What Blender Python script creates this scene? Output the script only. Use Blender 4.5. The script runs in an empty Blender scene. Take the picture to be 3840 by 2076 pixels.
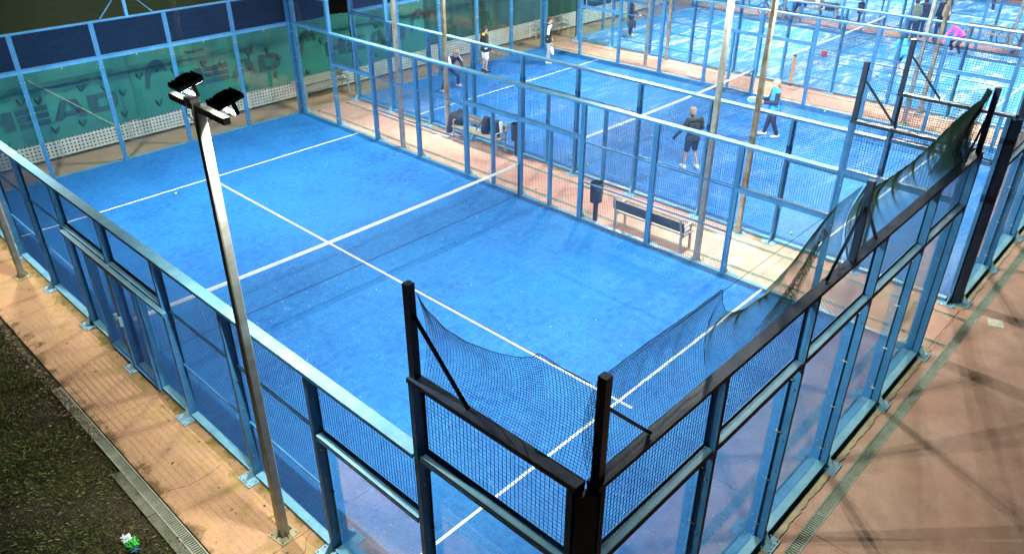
import bpy, bmesh, math, random
import numpy as np
from mathutils import Vector, Matrix
random.seed(7); RNG = np.random.default_rng(7)
C = bpy.context.scene.collection
SC = bpy.context.scene
R = math.radians

# ------------------------------------------------------------------ camera
cam = bpy.data.cameras.new("camera"); camo = bpy.data.objects.new("camera", cam); C.objects.link(camo)
YAW, PIT = 0.8142404, 0.5272704
fw = Vector((math.sin(YAW)*math.cos(PIT), math.cos(YAW)*math.cos(PIT), -math.sin(PIT)))
rt = Vector((math.cos(YAW), -math.sin(YAW), 0)); up = rt.cross(fw)
camo.matrix_world = Matrix(((rt.x, up.x, -fw.x, -3.6508), (rt.y, up.y, -fw.y, -2.6393), (rt.z, up.z, -fw.z, 8.3544), (0, 0, 0, 1)))
cam.sensor_fit = 'HORIZONTAL'; cam.sensor_width = 36.0; cam.lens = 36.0*2892.13/3840.0
cam.clip_start = 0.1; cam.clip_end = 600
SC.camera = camo

# ------------------------------------------------------------------ night sky, faint moon, exposure
world = bpy.data.worlds.new("World"); SC.world = world; world.use_nodes = True
wn = world.node_tree.nodes; wl = world.node_tree.links; wn.clear()
sky = wn.new('ShaderNodeTexSky'); sky.sky_type = 'NISHITA'; sky.sun_disc = False
sky.sun_elevation = R(4); sky.sun_rotation = R(200)
bgn = wn.new('ShaderNodeBackground'); bgn.inputs[1].default_value = 0.0015
wo = wn.new('ShaderNodeOutputWorld'); wl.new(sky.outputs[0], bgn.inputs[0]); wl.new(bgn.outputs[0], wo.inputs[0])
vs = SC.view_settings; vs.view_transform = 'Standard'; vs.look = 'None'; vs.gamma = 1.0; vs.use_curve_mapping = False
vs.exposure = 0.0
SC.render.engine = 'CYCLES'
SC.cycles.use_denoising = True
SC.cycles.max_bounces = 8; SC.cycles.diffuse_bounces = 2; SC.cycles.glossy_bounces = 4
SC.cycles.transparent_max_bounces = 40; SC.cycles.caustics_reflective = False; SC.cycles.caustics_refractive = False
SC.cycles.sample_clamp_indirect = 6.0
LAMP_W = 650.0                                     # power of one floodlight head
LAMP_COL = (0.95, 1.0, 0.96); OPTIC = 24.0; SPREAD = 138.0   # lens optics: extra tilt towards the court, beam angle

# ------------------------------------------------------------------ materials
def _mat(name):
    m = bpy.data.materials.new(name); m.use_nodes = True
    nt = m.node_tree; return m, nt, nt.nodes, nt.links, nt.nodes['Principled BSDF']
def rgb(c): return (c[0], c[1], c[2], 1.0)
def surf(name, col, rough=0.5, metal=0.0, var=None, vscale=6.0, bump=0.0, bscale=60.0, spec=0.5, detail=5.0, lo=0.4, hi=0.65):
    m, nt, n, l, p = _mat(name)
    p.inputs['Base Color'].default_value = rgb(col); p.inputs['Roughness'].default_value = rough
    p.inputs['Metallic'].default_value = metal; p.inputs['Specular IOR Level'].default_value = spec
    tc = n.new('ShaderNodeTexCoord')
    if var:
        t = n.new('ShaderNodeTexNoise'); t.inputs['Scale'].default_value = vscale; t.inputs['Detail'].default_value = detail
        t.inputs['Roughness'].default_value = 0.65
        l.new(tc.outputs['Object'], t.inputs['Vector'])
        r = n.new('ShaderNodeValToRGB'); r.color_ramp.elements[0].color = rgb(col); r.color_ramp.elements[1].color = rgb(var)
        r.color_ramp.elements[0].position = lo; r.color_ramp.elements[1].position = hi
        l.new(t.outputs[0], r.inputs[0]); l.new(r.outputs[0], p.inputs['Base Color'])
    if bump:
        t2 = n.new('ShaderNodeTexNoise'); t2.inputs['Scale'].default_value = bscale; t2.inputs['Detail'].default_value = 3
        l.new(tc.outputs['Object'], t2.inputs['Vector'])
        b = n.new('ShaderNodeBump'); b.inputs['Strength'].default_value = bump; b.inputs['Distance'].default_value = 0.01
        l.new(t2.outputs[0], b.inputs['Height']); l.new(b.outputs[0], p.inputs['Normal'])
    return m
def mixn(n, l, fac, a, b, typ='MIX'):
    x = n.new('ShaderNodeMix'); x.data_type = 'RGBA'; x.blend_type = typ
    if hasattr(fac, 'default_value') or hasattr(fac, 'links'): l.new(fac, x.inputs[0])
    else: x.inputs[0].default_value = fac
    for k, v in ((6, a), (7, b)):
        if hasattr(v, 'links'): l.new(v, x.inputs[k])
        else: x.inputs[k].default_value = rgb(v)
    return x.outputs[2]
def noise(n, l, vec, scale, detail=4, rough=0.6, lo=0.4, hi=0.6, dist=0.0):
    t = n.new('ShaderNodeTexNoise'); t.inputs['Scale'].default_value = scale; t.inputs['Detail'].default_value = detail
    t.inputs['Roughness'].default_value = rough; t.inputs['Distortion'].default_value = dist
    l.new(vec, t.inputs['Vector'])
    m = n.new('ShaderNodeMapRange'); m.inputs[1].default_value = lo; m.inputs[2].default_value = hi
    l.new(t.outputs[0], m.inputs[0]); return m.outputs[0]
def stretch(n, l, vec, s, rot=0.0):
    m = n.new('ShaderNodeMapping'); m.inputs['Scale'].default_value = s; m.inputs['Rotation'].default_value = (0, 0, rot)
    l.new(vec, m.inputs['Vector']); return m.outputs[0]

def turf_mat(name, sand):
    m, nt, n, l, p = _mat(name)
    tc = n.new('ShaderNodeTexCoord'); v = tc.outputs['Object']
    c = mixn(n, l, noise(n, l, v, 0.8, 6, .65, .36, .64), (0.005, 0.092, 0.345), (0.013, 0.185, 0.48))
    c = mixn(n, l, noise(n, l, v, .25, 4, .6, .42, .72), c, (0.020, 0.215, 0.50))
    c = mixn(n, l, noise(n, l, v, 6, 6, .75, .40, .68), c, (0.028, 0.24, 0.55))
    c = mixn(n, l, noise(n, l, v, 28, 3, .7, .45, .75), c, (0.008, 0.075, 0.31))
    c = mixn(n, l, noise(n, l, v, 95, 2, .6, .45, .75), c, (0.008, 0.07, 0.30))
    c = mixn(n, l, noise(n, l, stretch(n, l, v, (9, 1.2, 1), .2), 2.0, 5, .7, .48, .85), c, (0.006, 0.085, 0.32))
    c = mixn(n, l, noise(n, l, stretch(n, l, v, (1.0, 6, 1), .5), 1.3, 6, .7, .54, .95), c, (0.030, 0.25, 0.56))
    # a thin dusting of pale sand worked into the pile
    c = mixn(n, l, noise(n, l, v, 60, 3, .6, .66, .74), c, (0.30, 0.45, 0.60))
    if sand > .5: c = mixn(n, l, .55, c, (0.06, 0.30, 0.56))
    if sand:
        sv = stretch(n, l, v, (0.55, 2.0, 1), R(12))
        f = n.new('ShaderNodeMath'); f.operation = 'MULTIPLY'
        l.new(noise(n, l, sv, 0.9, 8, .74, .50, .63, .8), f.inputs[0]); f.inputs[1].default_value = sand
        c = mixn(n, l, f.outputs[0], c, (0.62, 0.66, 0.66))
    l.new(c, p.inputs['Base Color']); p.inputs['Roughness'].default_value = 0.75; p.inputs['Specular IOR Level'].default_value = 0.25
    t2 = n.new('ShaderNodeTexNoise'); t2.inputs['Scale'].default_value = 240; t2.inputs['Detail'].default_value = 2
    l.new(v, t2.inputs['Vector'])
    b = n.new('ShaderNodeBump'); b.inputs['Strength'].default_value = 0.35; b.inputs['Distance'].default_value = 0.006
    l.new(t2.outputs[0], b.inputs['Height']); l.new(b.outputs[0], p.inputs['Normal'])
    return m
def paving_mat(name='red_concrete', ca=(0.50, 0.215, 0.150), cb=(0.57, 0.325, 0.235), mossy=.45):
    m, nt, n, l, p = _mat(name)
    tc = n.new('ShaderNodeTexCoord'); v = tc.outputs['Object']
    c = mixn(n, l, noise(n, l, v, 0.55, 6, .62, .35, .68), ca, cb)
    c = mixn(n, l, noise(n, l, v, 2.3, 6, .7, .45, .75), c, (0.34, 0.16, 0.09))
    f = n.new('ShaderNodeMath'); f.operation = 'MULTIPLY'; l.new(noise(n, l, v, 0.9, 8, .75, .52, .68, .4), f.inputs[0]); f.inputs[1].default_value = mossy
    c = mixn(n, l, f.outputs[0], c, (0.25, 0.19, 0.065))
    c = mixn(n, l, noise(n, l, v, 190, 2, .5, .4, .8), c, (0.58, 0.38, 0.27))
    c = mixn(n, l, noise(n, l, v, 38, 4, .7, .55, .85), c, tuple(x*.62 for x in ca))
    if mossy > .5:                       # moss creeping in from the frames and from the grass side, brown water stains
        sx = n.new('ShaderNodeSeparateXYZ'); l.new(v, sx.inputs[0])
        def edge(x0, x1, sc, col, c, amt, lo, hi):
            mr = n.new('ShaderNodeMapRange'); mr.inputs[1].default_value = x0; mr.inputs[2].default_value = x1; mr.inputs[3].default_value = 0; mr.inputs[4].default_value = amt
            l.new(sx.outputs[0], mr.inputs[0])
            t = n.new('ShaderNodeTexNoise'); t.inputs['Scale'].default_value = sc; t.inputs['Detail'].default_value = 8; t.inputs['Roughness'].default_value = .72; l.new(v, t.inputs['Vector'])
            ad = n.new('ShaderNodeMath'); l.new(mr.outputs[0], ad.inputs[0]); l.new(t.outputs[0], ad.inputs[1])
            m2 = n.new('ShaderNodeMapRange'); m2.inputs[1].default_value = lo; m2.inputs[2].default_value = hi; l.new(ad.outputs[0], m2.inputs[0])
            return mixn(n, l, m2.outputs[0], c, col)
        c = edge(-1.1, -.15, 2.2, (.36, .225, .085), c, .20, .60, .74)
        c = edge(-.55, -.12, 2.6, (.20, .145, .040), c, .30, .72, .80)
        c = edge(-.9, -1.32, 2.4, (.15, .085, .035), c, .30, .68, .82)
    l.new(c, p.inputs['Base Color']); p.inputs['Roughness'].default_value = 0.8; p.inputs['Specular IOR Level'].default_value = .25
    t2 = n.new('ShaderNodeTexNoise'); t2.inputs['Scale'].default_value = 70; t2.inputs['Detail'].default_value = 5
    l.new(v, t2.inputs['Vector'])
    b = n.new('ShaderNodeBump'); b.inputs['Strength'].default_value = 0.25; b.inputs['Distance'].default_value = 0.006
    l.new(t2.outputs[0], b.inputs['Height']); l.new(b.outputs[0], p.inputs['Normal'])
    return m
def glass_mat():
    m, nt, n, l, p = _mat('clear_glass'); n.remove(p)
    out = n['Material Output']
    tr = n.new('ShaderNodeBsdfTransparent'); tr.inputs[0].default_value = (0.95, 0.985, 0.975, 1)
    gl = n.new('ShaderNodeBsdfGlossy'); gl.inputs['Roughness'].default_value = 0.0; gl.inputs[0].default_value = (1, 1, 1, 1)
    lw = n.new('ShaderNodeLayerWeight'); lw.inputs[0].default_value = 0.5
    pw = n.new('ShaderNodeMath'); pw.operation = 'POWER'; l.new(lw.outputs['Facing'], pw.inputs[0]); pw.inputs[1].default_value = 4.2
    ma = n.new('ShaderNodeMath'); ma.operation = 'MULTIPLY_ADD'; l.new(pw.outputs[0], ma.inputs[0]); ma.inputs[1].default_value = 0.95; ma.inputs[2].default_value = 0.035
    mx = n.new('ShaderNodeMixShader'); l.new(ma.outputs[0], mx.inputs[0]); l.new(tr.outputs[0], mx.inputs[1]); l.new(gl.outputs[0], mx.inputs[2])
    # a film of dust on the pane
    df = n.new('ShaderNodeBsdfDiffuse'); df.inputs[0].default_value = (0.5, 0.55, 0.55, 1)
    tc = n.new('ShaderNodeTexCoord')
    dn = noise(n, l, tc.outputs['Object'], 2.5, 6, .7, .45, .95)
    dm = n.new('ShaderNodeMath'); dm.operation = 'MULTIPLY'; l.new(dn, dm.inputs[0]); dm.inputs[1].default_value = 0.035
    mx2 = n.new('ShaderNodeMixShader'); l.new(dm.outputs[0], mx2.inputs[0]); l.new(mx.outputs[0], mx2.inputs[1]); l.new(df.outputs[0], mx2.inputs[2])
    l.new(mx2.outputs[0], out.inputs[0]); return m
def lamp_mat():
    m, nt, n, l, p = _mat('lamp_lens')
    p.inputs['Base Color'].default_value = (.8, .8, .8, 1)
    p.inputs['Emission Color'].default_value = (1, .97, .9, 1); p.inputs['Emission Strength'].default_value = 20; return m

PAINT = surf('blue_steel_paint', (0.046, 0.210, 0.44), 0.38, 0, (0.065, 0.26, 0.48), 3.0, 0.05, 40)
LIT_PAINT = surf('lamp_lit_top_paint', (0.115, 0.31, 0.42), 0.5, 0, (0.18, 0.37, 0.44), 4.0, 0.1, 40)  # paler blue: lamp light from above painted into rail and sill tops
DARKP = surf('dark_blue_paint', (0.011, 0.030, 0.075), 0.6, 0, (0.022, 0.055, 0.110), 5, .1, 40)  # darker blue for near-side top rails, net posts and all corner posts
EDGE_BRN = surf('brown_outer_edge', (0.055, 0.022, 0.018), 0.7, 0, (0.09, 0.04, 0.028), 8, .1, 40)  # brown for the outward faces of near-wall posts and rails
WIRE = surf('blue_mesh_wire', (0.015, 0.080, 0.25), 0.5)
PLATE = surf('foot_plate_paint', (0.22, 0.42, 0.52), 0.5, 0, (0.30, 0.46, 0.50), 9, .1, 50)
STEEL = surf('galvanised_steel', (0.40, 0.41, 0.37), 0.42, 0.35, (0.29, 0.27, 0.20), 5, .05, 30)
RUST = surf('rusty_pole_paint', (0.44, 0.42, 0.33), 0.55, 0.15, (0.26, 0.17, 0.035), 2.6, .1, 30, lo=.45, hi=.62)
BOLT = surf('zinc_bolt', (0.55, 0.53, 0.48), 0.35, 0.8)
BLACK = surf('black_lamp_housing', (0.010, 0.010, 0.011), 0.6)
BPLASTIC = surf('black_plastic', (0.018, 0.020, 0.024), 0.55, 0, (0.03, .033, .04), 8)
GLASS = glass_mat(); LENS = lamp_mat()
TURF1 = turf_mat('blue_turf', 0.0); TURF2 = turf_mat('blue_turf_dusty', 0.10); TURF3 = turf_mat('sandy_blue_turf', 0.70)
WHITE = surf('white_line_paint', (0.76, 0.79, 0.78), 0.7, 0, (0.50, .60, .68), 18, .3, 90)
BAND = surf('net_band_white', (0.82, 0.82, 0.78), 0.7, 0, (0.72, .72, .68), 9)
NETBLK = surf('black_net_cord', (0.012, 0.014, 0.018), 0.8)
NETGRN = surf('dark_green_net_cord', (0.018, 0.060, 0.036), 0.8)
NETOLV = surf('olive_net_cord', (0.055, 0.075, 0.030), 0.85)
PAVE = paving_mat(); PAVEB = paving_mat('dirty_concrete', (.34, .23, .13), (.40, .29, .17), .50); PAVEL = paving_mat('tan_concrete', (.43, .205, .072), (.51, .28, .120), .55)
EARTH = surf('dark_soil', (0.035, 0.027, 0.016), 0.95, 0, (0.055, 0.05, 0.02), 1.4, .6, 25)
KERB = surf('grey_concrete', (0.15, 0.145, 0.10), 0.85, 0, (0.085, 0.085, 0.045), 3.0, .3, 60)
TANC = surf('tan_mortar', (0.46, 0.36, 0.22), 0.9, 0, (0.34, 0.25, 0.14), 7.0, .4, 60)
MOSS = surf('olive_moss', (0.24, 0.175, 0.045), 0.95, 0, (0.36, 0.24, 0.085), 14.0, .6, 120)
GRATE = surf('drain_grate', (0.34, 0.34, 0.26), 0.6, 0.2, (0.24, 0.25, 0.15), 5)
VOID = surf('drain_bottom', (0.02, 0.022, 0.012), 0.9)
PERF = surf('pale_perforated_panel', (0.60, 0.60, 0.56), 0.6, 0, (0.50, .51, .46), 2)
BANNER = surf('green_banner_cloth', (0.018, 0.20, 0.135), 0.7, 0, (0.014, 0.15, 0.12), 0.8, .05, 4)
PRINT = surf('banner_dark_print', (0.010, 0.055, 0.062), 0.75, 0, (0.013, 0.068, 0.062), 2)
SHADE = surf('dark_green_shade_cloth', (0.010, 0.060, 0.045), 0.8, 0, (0.018, 0.085, 0.055), 1.2, .1, 6)
BARK = surf('bark', (0.075, 0.050, 0.032), 0.9, 0, (0.04, .03, .02), 9, .6, 40)
LEAF = surf('dark_leaf', (0.035, 0.060, 0.018), 0.7, 0, (0.055, 0.075, 0.02), 3)
WOODD = surf('dark_backrest_board', (0.035, 0.040, 0.045), 0.6, 0, (0.06, 0.06, 0.055), 10)
WOODL = surf('grey_slat_wood', (0.30, 0.29, 0.22), 0.7, 0, (0.23, .22, .16), 14)
CASTM = surf('pale_bench_metal', (0.33, 0.35, 0.32), 0.5, 0.2)
BALLM = surf('yellow_felt', (0.55, 0.72, 0.10), 0.9)
def flat(name, c, r=.75): return surf(name, c, r, 0, tuple(min(1, x*1.35+.004) for x in c), 14, .15, 60)

# ------------------------------------------------------------------ helpers
class MB:
    def __init__(s): s.v = []; s.f = []
    def box(s, x0, x1, y0, y1, z0, z1):
        b = len(s.v)
        s.v += [(x0,y0,z0),(x1,y0,z0),(x1,y1,z0),(x0,y1,z0),(x0,y0,z1),(x1,y0,z1),(x1,y1,z1),(x0,y1,z1)]
        s.f += [(b,b+3,b+2,b+1),(b+4,b+5,b+6,b+7),(b,b+1,b+5,b+4),(b+1,b+2,b+6,b+5),(b+2,b+3,b+7,b+6),(b+3,b,b+4,b+7)]; return s
    def cbox(s, c, d): return s.box(c[0]-d[0]/2,c[0]+d[0]/2,c[1]-d[1]/2,c[1]+d[1]/2,c[2]-d[2]/2,c[2]+d[2]/2)
    def bar(s, p, q, r0, r1=None, n=6, caps=True, ang=0.0):
        p = Vector(p); q = Vector(q); r1 = r0 if r1 is None else r1
        d = (q-p).normalized(); a = d.cross(Vector((0,0,1)))
        if a.length < 1e-3: a = Vector((1,0,0))
        a.normalize(); c = d.cross(a); b = len(s.v)
        for o, r in ((p, r0), (q, r1)):
            for k in range(n):
                t = 2*math.pi*k/n+ang; s.v.append(tuple(o+a*(r*math.cos(t))+c*(r*math.sin(t))))
        for k in range(n): s.f.append((b+k, b+(k+1)%n, b+n+(k+1)%n, b+n+k))
        if caps: s.f.append(tuple(b+k for k in range(n-1,-1,-1))); s.f.append(tuple(b+n+k for k in range(n)))
        return s
    def rbar(s, p, q, w, h):                # rectangular bar, w sideways, h upwards
        p = Vector(p); q = Vector(q); d = (q-p).normalized(); a = d.cross(Vector((0,0,1)))
        if a.length < 1e-3: a = Vector((1,0,0))
        a.normalize(); c = a.cross(d); b = len(s.v)
        for o in (p, q):
            for i, j in ((-1,-1),(1,-1),(1,1),(-1,1)): s.v.append(tuple(o+a*(i*w/2)+c*(j*h/2)))
        s.f += [(b,b+1,b+2,b+3),(b+7,b+6,b+5,b+4)]+[(b+k,b+4+k,b+4+(k+1)%4,b+(k+1)%4) for k in range(4)]; return s
    def prism(s, poly, z0, z1):
        b = len(s.v); n = len(poly)
        s.v += [(x,y,z0) for x,y in poly]+[(x,y,z1) for x,y in poly]
        s.f += [tuple(b+k for k in range(n-1,-1,-1)), tuple(b+n+k for k in range(n))]
        s.f += [(b+k,b+(k+1)%n,b+n+(k+1)%n,b+n+k) for k in range(n)]; return s
    def poly(s, pts): b = len(s.v); s.v += [tuple(p) for p in pts]; s.f.append(tuple(range(b, b+len(pts)))); return s
    def ring(s, c, u, v, R0, r, N=20, n=6):  # torus
        c = Vector(c); u = Vector(u); v = Vector(v); w = u.cross(v); b = len(s.v)
        for i in range(N):
            t = 2*math.pi*i/N; d = u*math.cos(t)+v*math.sin(t)
            for k in range(n):
                e = 2*math.pi*k/n; s.v.append(tuple(c+d*(R0+r*math.cos(e))+w*(r*math.sin(e))))
        for i in range(N):
            for k in range(n): s.f.append((b+i*n+k, b+((i+1)%N)*n+k, b+((i+1)%N)*n+(k+1)%n, b+i*n+(k+1)%n))
        return s
    def sphere(s, c, r, nu=8, nv=5, sc=(1,1,1)):
        b = len(s.v); s.v.append((c[0],c[1],c[2]-r*sc[2]))
        for j in range(1, nv):
            t = math.pi*j/nv-math.pi/2
            for i in range(nu):
                a = 2*math.pi*i/nu; s.v.append((c[0]+r*sc[0]*math.cos(t)*math.cos(a), c[1]+r*sc[1]*math.cos(t)*math.sin(a), c[2]+r*sc[2]*math.sin(t)))
        s.v.append((c[0],c[1],c[2]+r*sc[2])); e = len(s.v)-1
        for i in range(nu):
            s.f.append((b, b+1+(i+1)%nu, b+1+i)); s.f.append((e, e-nu+i, e-nu+(i+1)%nu))
            for j in range(nv-2): s.f.append((b+1+j*nu+i, b+1+j*nu+(i+1)%nu, b+1+(j+1)*nu+(i+1)%nu, b+1+(j+1)*nu+i))
        return s
    def mesh(s, name, m, smooth=False):
        me = bpy.data.meshes.new(name); me.from_pydata([tuple(v) for v in s.v], [], s.f)
        if m: me.materials.append(m)
        if smooth: me.polygons.foreach_set('use_smooth', [True]*len(me.polygons))
        me.update(); return me
    def build(s, name, m, parent=None, loc=(0,0,0), rz=0.0, kind=None, smooth=False):
        return put(name, s.mesh(name, m, smooth), parent, loc, rz, kind)
def put(name, me, parent=None, loc=(0,0,0), rz=0.0, kind=None):
    o = bpy.data.objects.new(name, me); C.objects.link(o); o.location = loc; o.rotation_euler = (0,0,rz)
    if parent: o.parent = parent
    if kind: o['kind'] = kind
    return o
def thing(name, label, cat, loc=(0,0,0), rz=0.0, group=None):
    o = bpy.data.objects.new(name, None); C.objects.link(o); o.location = loc; o.rotation_euler = (0,0,rz); o.empty_display_size = .2
    o['label'] = label; o['category'] = cat
    if group: o['group'] = group
    return o
def tag(o, label, cat, group=None):
    o['label'] = label; o['category'] = cat
    if group: o['group'] = group
    return o
def copy_tree(o, parent=None):
    c = o.copy(); C.objects.link(c)
    if parent: c.parent = parent; c.matrix_parent_inverse = o.matrix_parent_inverse
    for ch in list(o.children): copy_tree(ch, c)
    return c
def fastmesh(name, V, F, mats, mi=None, smooth=False):
    V = np.asarray(V, np.float32); F = np.asarray(F, np.int32); k = F.shape[1]
    me = bpy.data.meshes.new(name); me.vertices.add(len(V)); me.vertices.foreach_set('co', V.ravel())
    me.loops.add(F.size); me.loops.foreach_set('vertex_index', F.ravel())
    me.polygons.add(len(F)); me.polygons.foreach_set('loop_start', np.arange(0, F.size, k, dtype=np.int32))
    me.polygons.foreach_set('loop_total', np.full(len(F), k, np.int32))
    for m in (mats if isinstance(mats, (list, tuple)) else [mats]): me.materials.append(m)
    if mi is not None: me.polygons.foreach_set('material_index', np.asarray(mi, np.int32))
    if smooth: me.polygons.foreach_set('use_smooth', np.ones(len(F), bool))
    me.update(calc_edges=True); me.validate(); return me
def wires(P, Q, r):
    """triangular prisms along many segments"""
    P = np.asarray(P, float); Q = np.asarray(Q, float); d = Q-P; d /= np.linalg.norm(d, axis=1)[:, None]+1e-12
    ref = np.where(np.abs(d[:, 2:3]) > .9, np.array([[1., 0, 0]]), np.array([[0, 0, 1.]]))
    a = np.cross(d, ref); a /= np.linalg.norm(a, axis=1)[:, None]+1e-12; b = np.cross(d, a)
    V = np.empty((len(P), 6, 3))
    for k in range(3):
        o = a*(r*math.cos(2.0944*k))+b*(r*math.sin(2.0944*k)); V[:, k] = P+o; V[:, 3+k] = Q+o
    base = (np.arange(len(P))*6)[:, None, None]
    F = np.array([[0,1,4,3],[1,2,5,4],[2,0,3,5]])[None]+base
    return V.reshape(-1, 3), F.reshape(-1, 4)
def wire_mesh(name, P, Q, r, m):
    V, F = wires(P, Q, r); return fastmesh(name, V, F, m)
_grid = {}
def grid_panel(w, h, sp=0.05, r=0.0034):
    k = (round(w, 3), round(h, 3), sp, r)
    if k not in _grid:
        xs = np.linspace(0, w, max(2, round(w/sp)+1)); zs = np.linspace(0, h, max(2, round(h/sp)+1))
        P = [(x, 0, 0) for x in xs]+[(0, -.004, z) for z in zs]; Q = [(x, 0, h) for x in xs]+[(w, -.004, z) for z in zs]
        _grid[k] = wire_mesh('mesh_panel', P, Q, r, WIRE)
    return _grid[k]

# ------------------------------------------------------------------ dimensions
PITCH = 12.35; NC = 4; H2, H3, H4 = 1.99, 2.945, 3.90; D = 0.131; ZG = -0.06

# ------------------------------------------------------------------ ground, paving, turf
def sheet(name, x0, x1, y0, y1, z, m, kind='structure', parent=None, t=0.02):
    return MB().box(x0, x1, y0, y1, z-t, z).build(name, m, parent, kind=kind)
b = MB().box(-300, 300, -300, 300, -0.6, -0.115); b.build('ground', EARTH, kind='structure')
pav = bpy.data.objects.new('paving', None); C.objects.link(pav); pav['kind'] = 'structure'
def slab(x0, x1, y0, y1, m=None):
    g = 0.004; return MB().box(x0+g, x1-g, y0+g, y1-g, ZG-.05, ZG).build('paving_slab', m or PAVE, pav)
ysl = [-9.0, -4.6, -0.2, 4.55, 8.9, 13.3, 17.6, 22.4]
for i in range(2, len(ysl)-1): slab(-1.28, 0.0, ysl[i], ysl[i+1], PAVEL)
xs = [-1.28, 4.6, 9.55, 14.9, 20.2, 25.6, 31.0, 36.4, 41.8, 52.0]
for i in range(len(xs)-1):
    slab(xs[i], xs[i+1], -0.415, -0.2)
    slab(xs[i], xs[i+1], -5.6, -0.585); slab(xs[i], xs[i+1], -14.0, -5.6)
    slab(xs[i], xs[i+1], 20.0, 22.4, PAVEB)
for c in range(NC):
    x0 = c*PITCH+10.0
    xe = x0+2.35 if c < NC-1 else x0+6
    for (ya, yb) in ((-0.2, 3.4), (3.4, 7.8), (7.8, 12.2), (12.2, 16.6), (16.6, 20.0)):
        slab(x0, x0+.50, ya, yb); slab(x0+.62, x0+1.69, ya, yb)
        slab(x0+1.81, xe, ya, yb)
# court bases: concrete slab, turf carpet, white lines
for c in range(NC):
    x0 = c*PITCH
    sheet('court_base', x0-.02, x0+10.02, -.02, 20.02, -0.03, KERB, t=0.06)
    sheet('court_turf', x0, x0+10, 0, 20, 0.0, (TURF1, TURF2, TURF3, TURF3)[c], t=.02)
    for (xa, xb, ya, yb) in ((0, 10, 3.025, 3.075), (0, 10, 16.925, 16.975), (4.975, 5.025, 2.78, 3.025), (4.975, 5.025, 3.075, 16.925), (4.975, 5.025, 16.975, 17.2)):
        sheet('court_line', x0+xa, x0+xb, ya, yb, 0.005, WHITE, t=.004)
# rough mortar strip between the frames and the red paving on the near side
for c in range(NC):
    x0 = c*PITCH; pts = [(x0-.25, -.02), (x0+10.25, -.02)]
    xx = x0+10.25
    while xx > x0-.25: pts.append((xx, -.265+random.uniform(-.018, .022))); xx -= random.uniform(.03, .12)
    MB().prism(pts[::1], ZG-.02, ZG+.012).build('mortar_edge', TANC, kind='structure')
def crack(pts, w=.006):
    P = [Vector((x, y)) for x, y in pts]; line = []
    for a, q in zip(P[:-1], P[1:]):
        n = max(2, int((q-a).length/.06)); pr = Vector((-(q-a).y, (q-a).x)).normalized()
        for i in range(n): line.append(a.lerp(q, i/n)+pr*random.uniform(-.018, .018))
    line.append(P[-1]); b = MB()
    for i in range(len(line)-1):
        d = (line[i+1]-line[i]).normalized(); pr = Vector((-d.y, d.x))*w*random.uniform(.3, .8)
        q = [line[i]-pr, line[i+1]-pr, line[i+1]+pr, line[i]+pr]; b.poly([(v.x, v.y, ZG+.0012) for v in q])
    b.build('crack', VOID, pav, kind='structure')
for pts in ([(10.36, -.28), (10.9, -.24), (11.92, -.22), (12.3, -.26)], [(-1.27, 6.7), (-.8, 6.55), (-.3, 6.6)], [(-.15, 4.5), (-.5, 4.2), (-.9, 4.25), (-1.2, 4.05)]): crack(pts)
# kerb and grassy bank to the left of the path
kb = bpy.data.objects.new('kerb', None); C.objects.link(kb); kb['kind'] = 'structure'
for y in np.arange(4.0, 7.6, 1.2):
    MB().box(-1.585+random.uniform(-.006,.006), -1.452, y+.006, y+1.194, -.16, -.062+random.uniform(-.01,.004)).build('kerb_stone', KERB, kb)

def blob_sheet(cx, cy, rx, ry, n=56, jag=.16):
    pts = []; ph = [random.uniform(0, 6.28) for _ in range(4)]
    for i in range(n):
        t = 2*math.pi*i/n; k = 1+random.uniform(-jag, jag)+.22*math.sin(3*t+ph[0])+.15*math.sin(5*t+ph[1])+.1*math.sin(9*t+ph[2]); pts.append((cx+rx*k*math.cos(t), cy+ry*k*math.sin(t)))
    return pts
mm = MB()
for i in range(0):
    y = random.uniform(1.5, 19); k = random.uniform(.25, .75)
    mm.prism(blob_sheet(-.17-.10*k, y, .07+.11*k*random.random(), random.uniform(.08, .45)*k), ZG-.004, ZG+.0035+.0001*i)
mm2 = mm
for c in range(3):
    for i in range(18):
        y = random.uniform(4, 19.5); mm.prism(blob_sheet(c*PITCH+10.2, y, .07, random.uniform(.1, .5)), ZG-.004, ZG+.0035+.0001*i)
        mm.prism(blob_sheet(c*PITCH+12.15, y, .07, random.uniform(.1, .5)), ZG-.004, ZG+.0036+.0001*i)
mm.build('moss', MOSS, kind='stuff')

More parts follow.
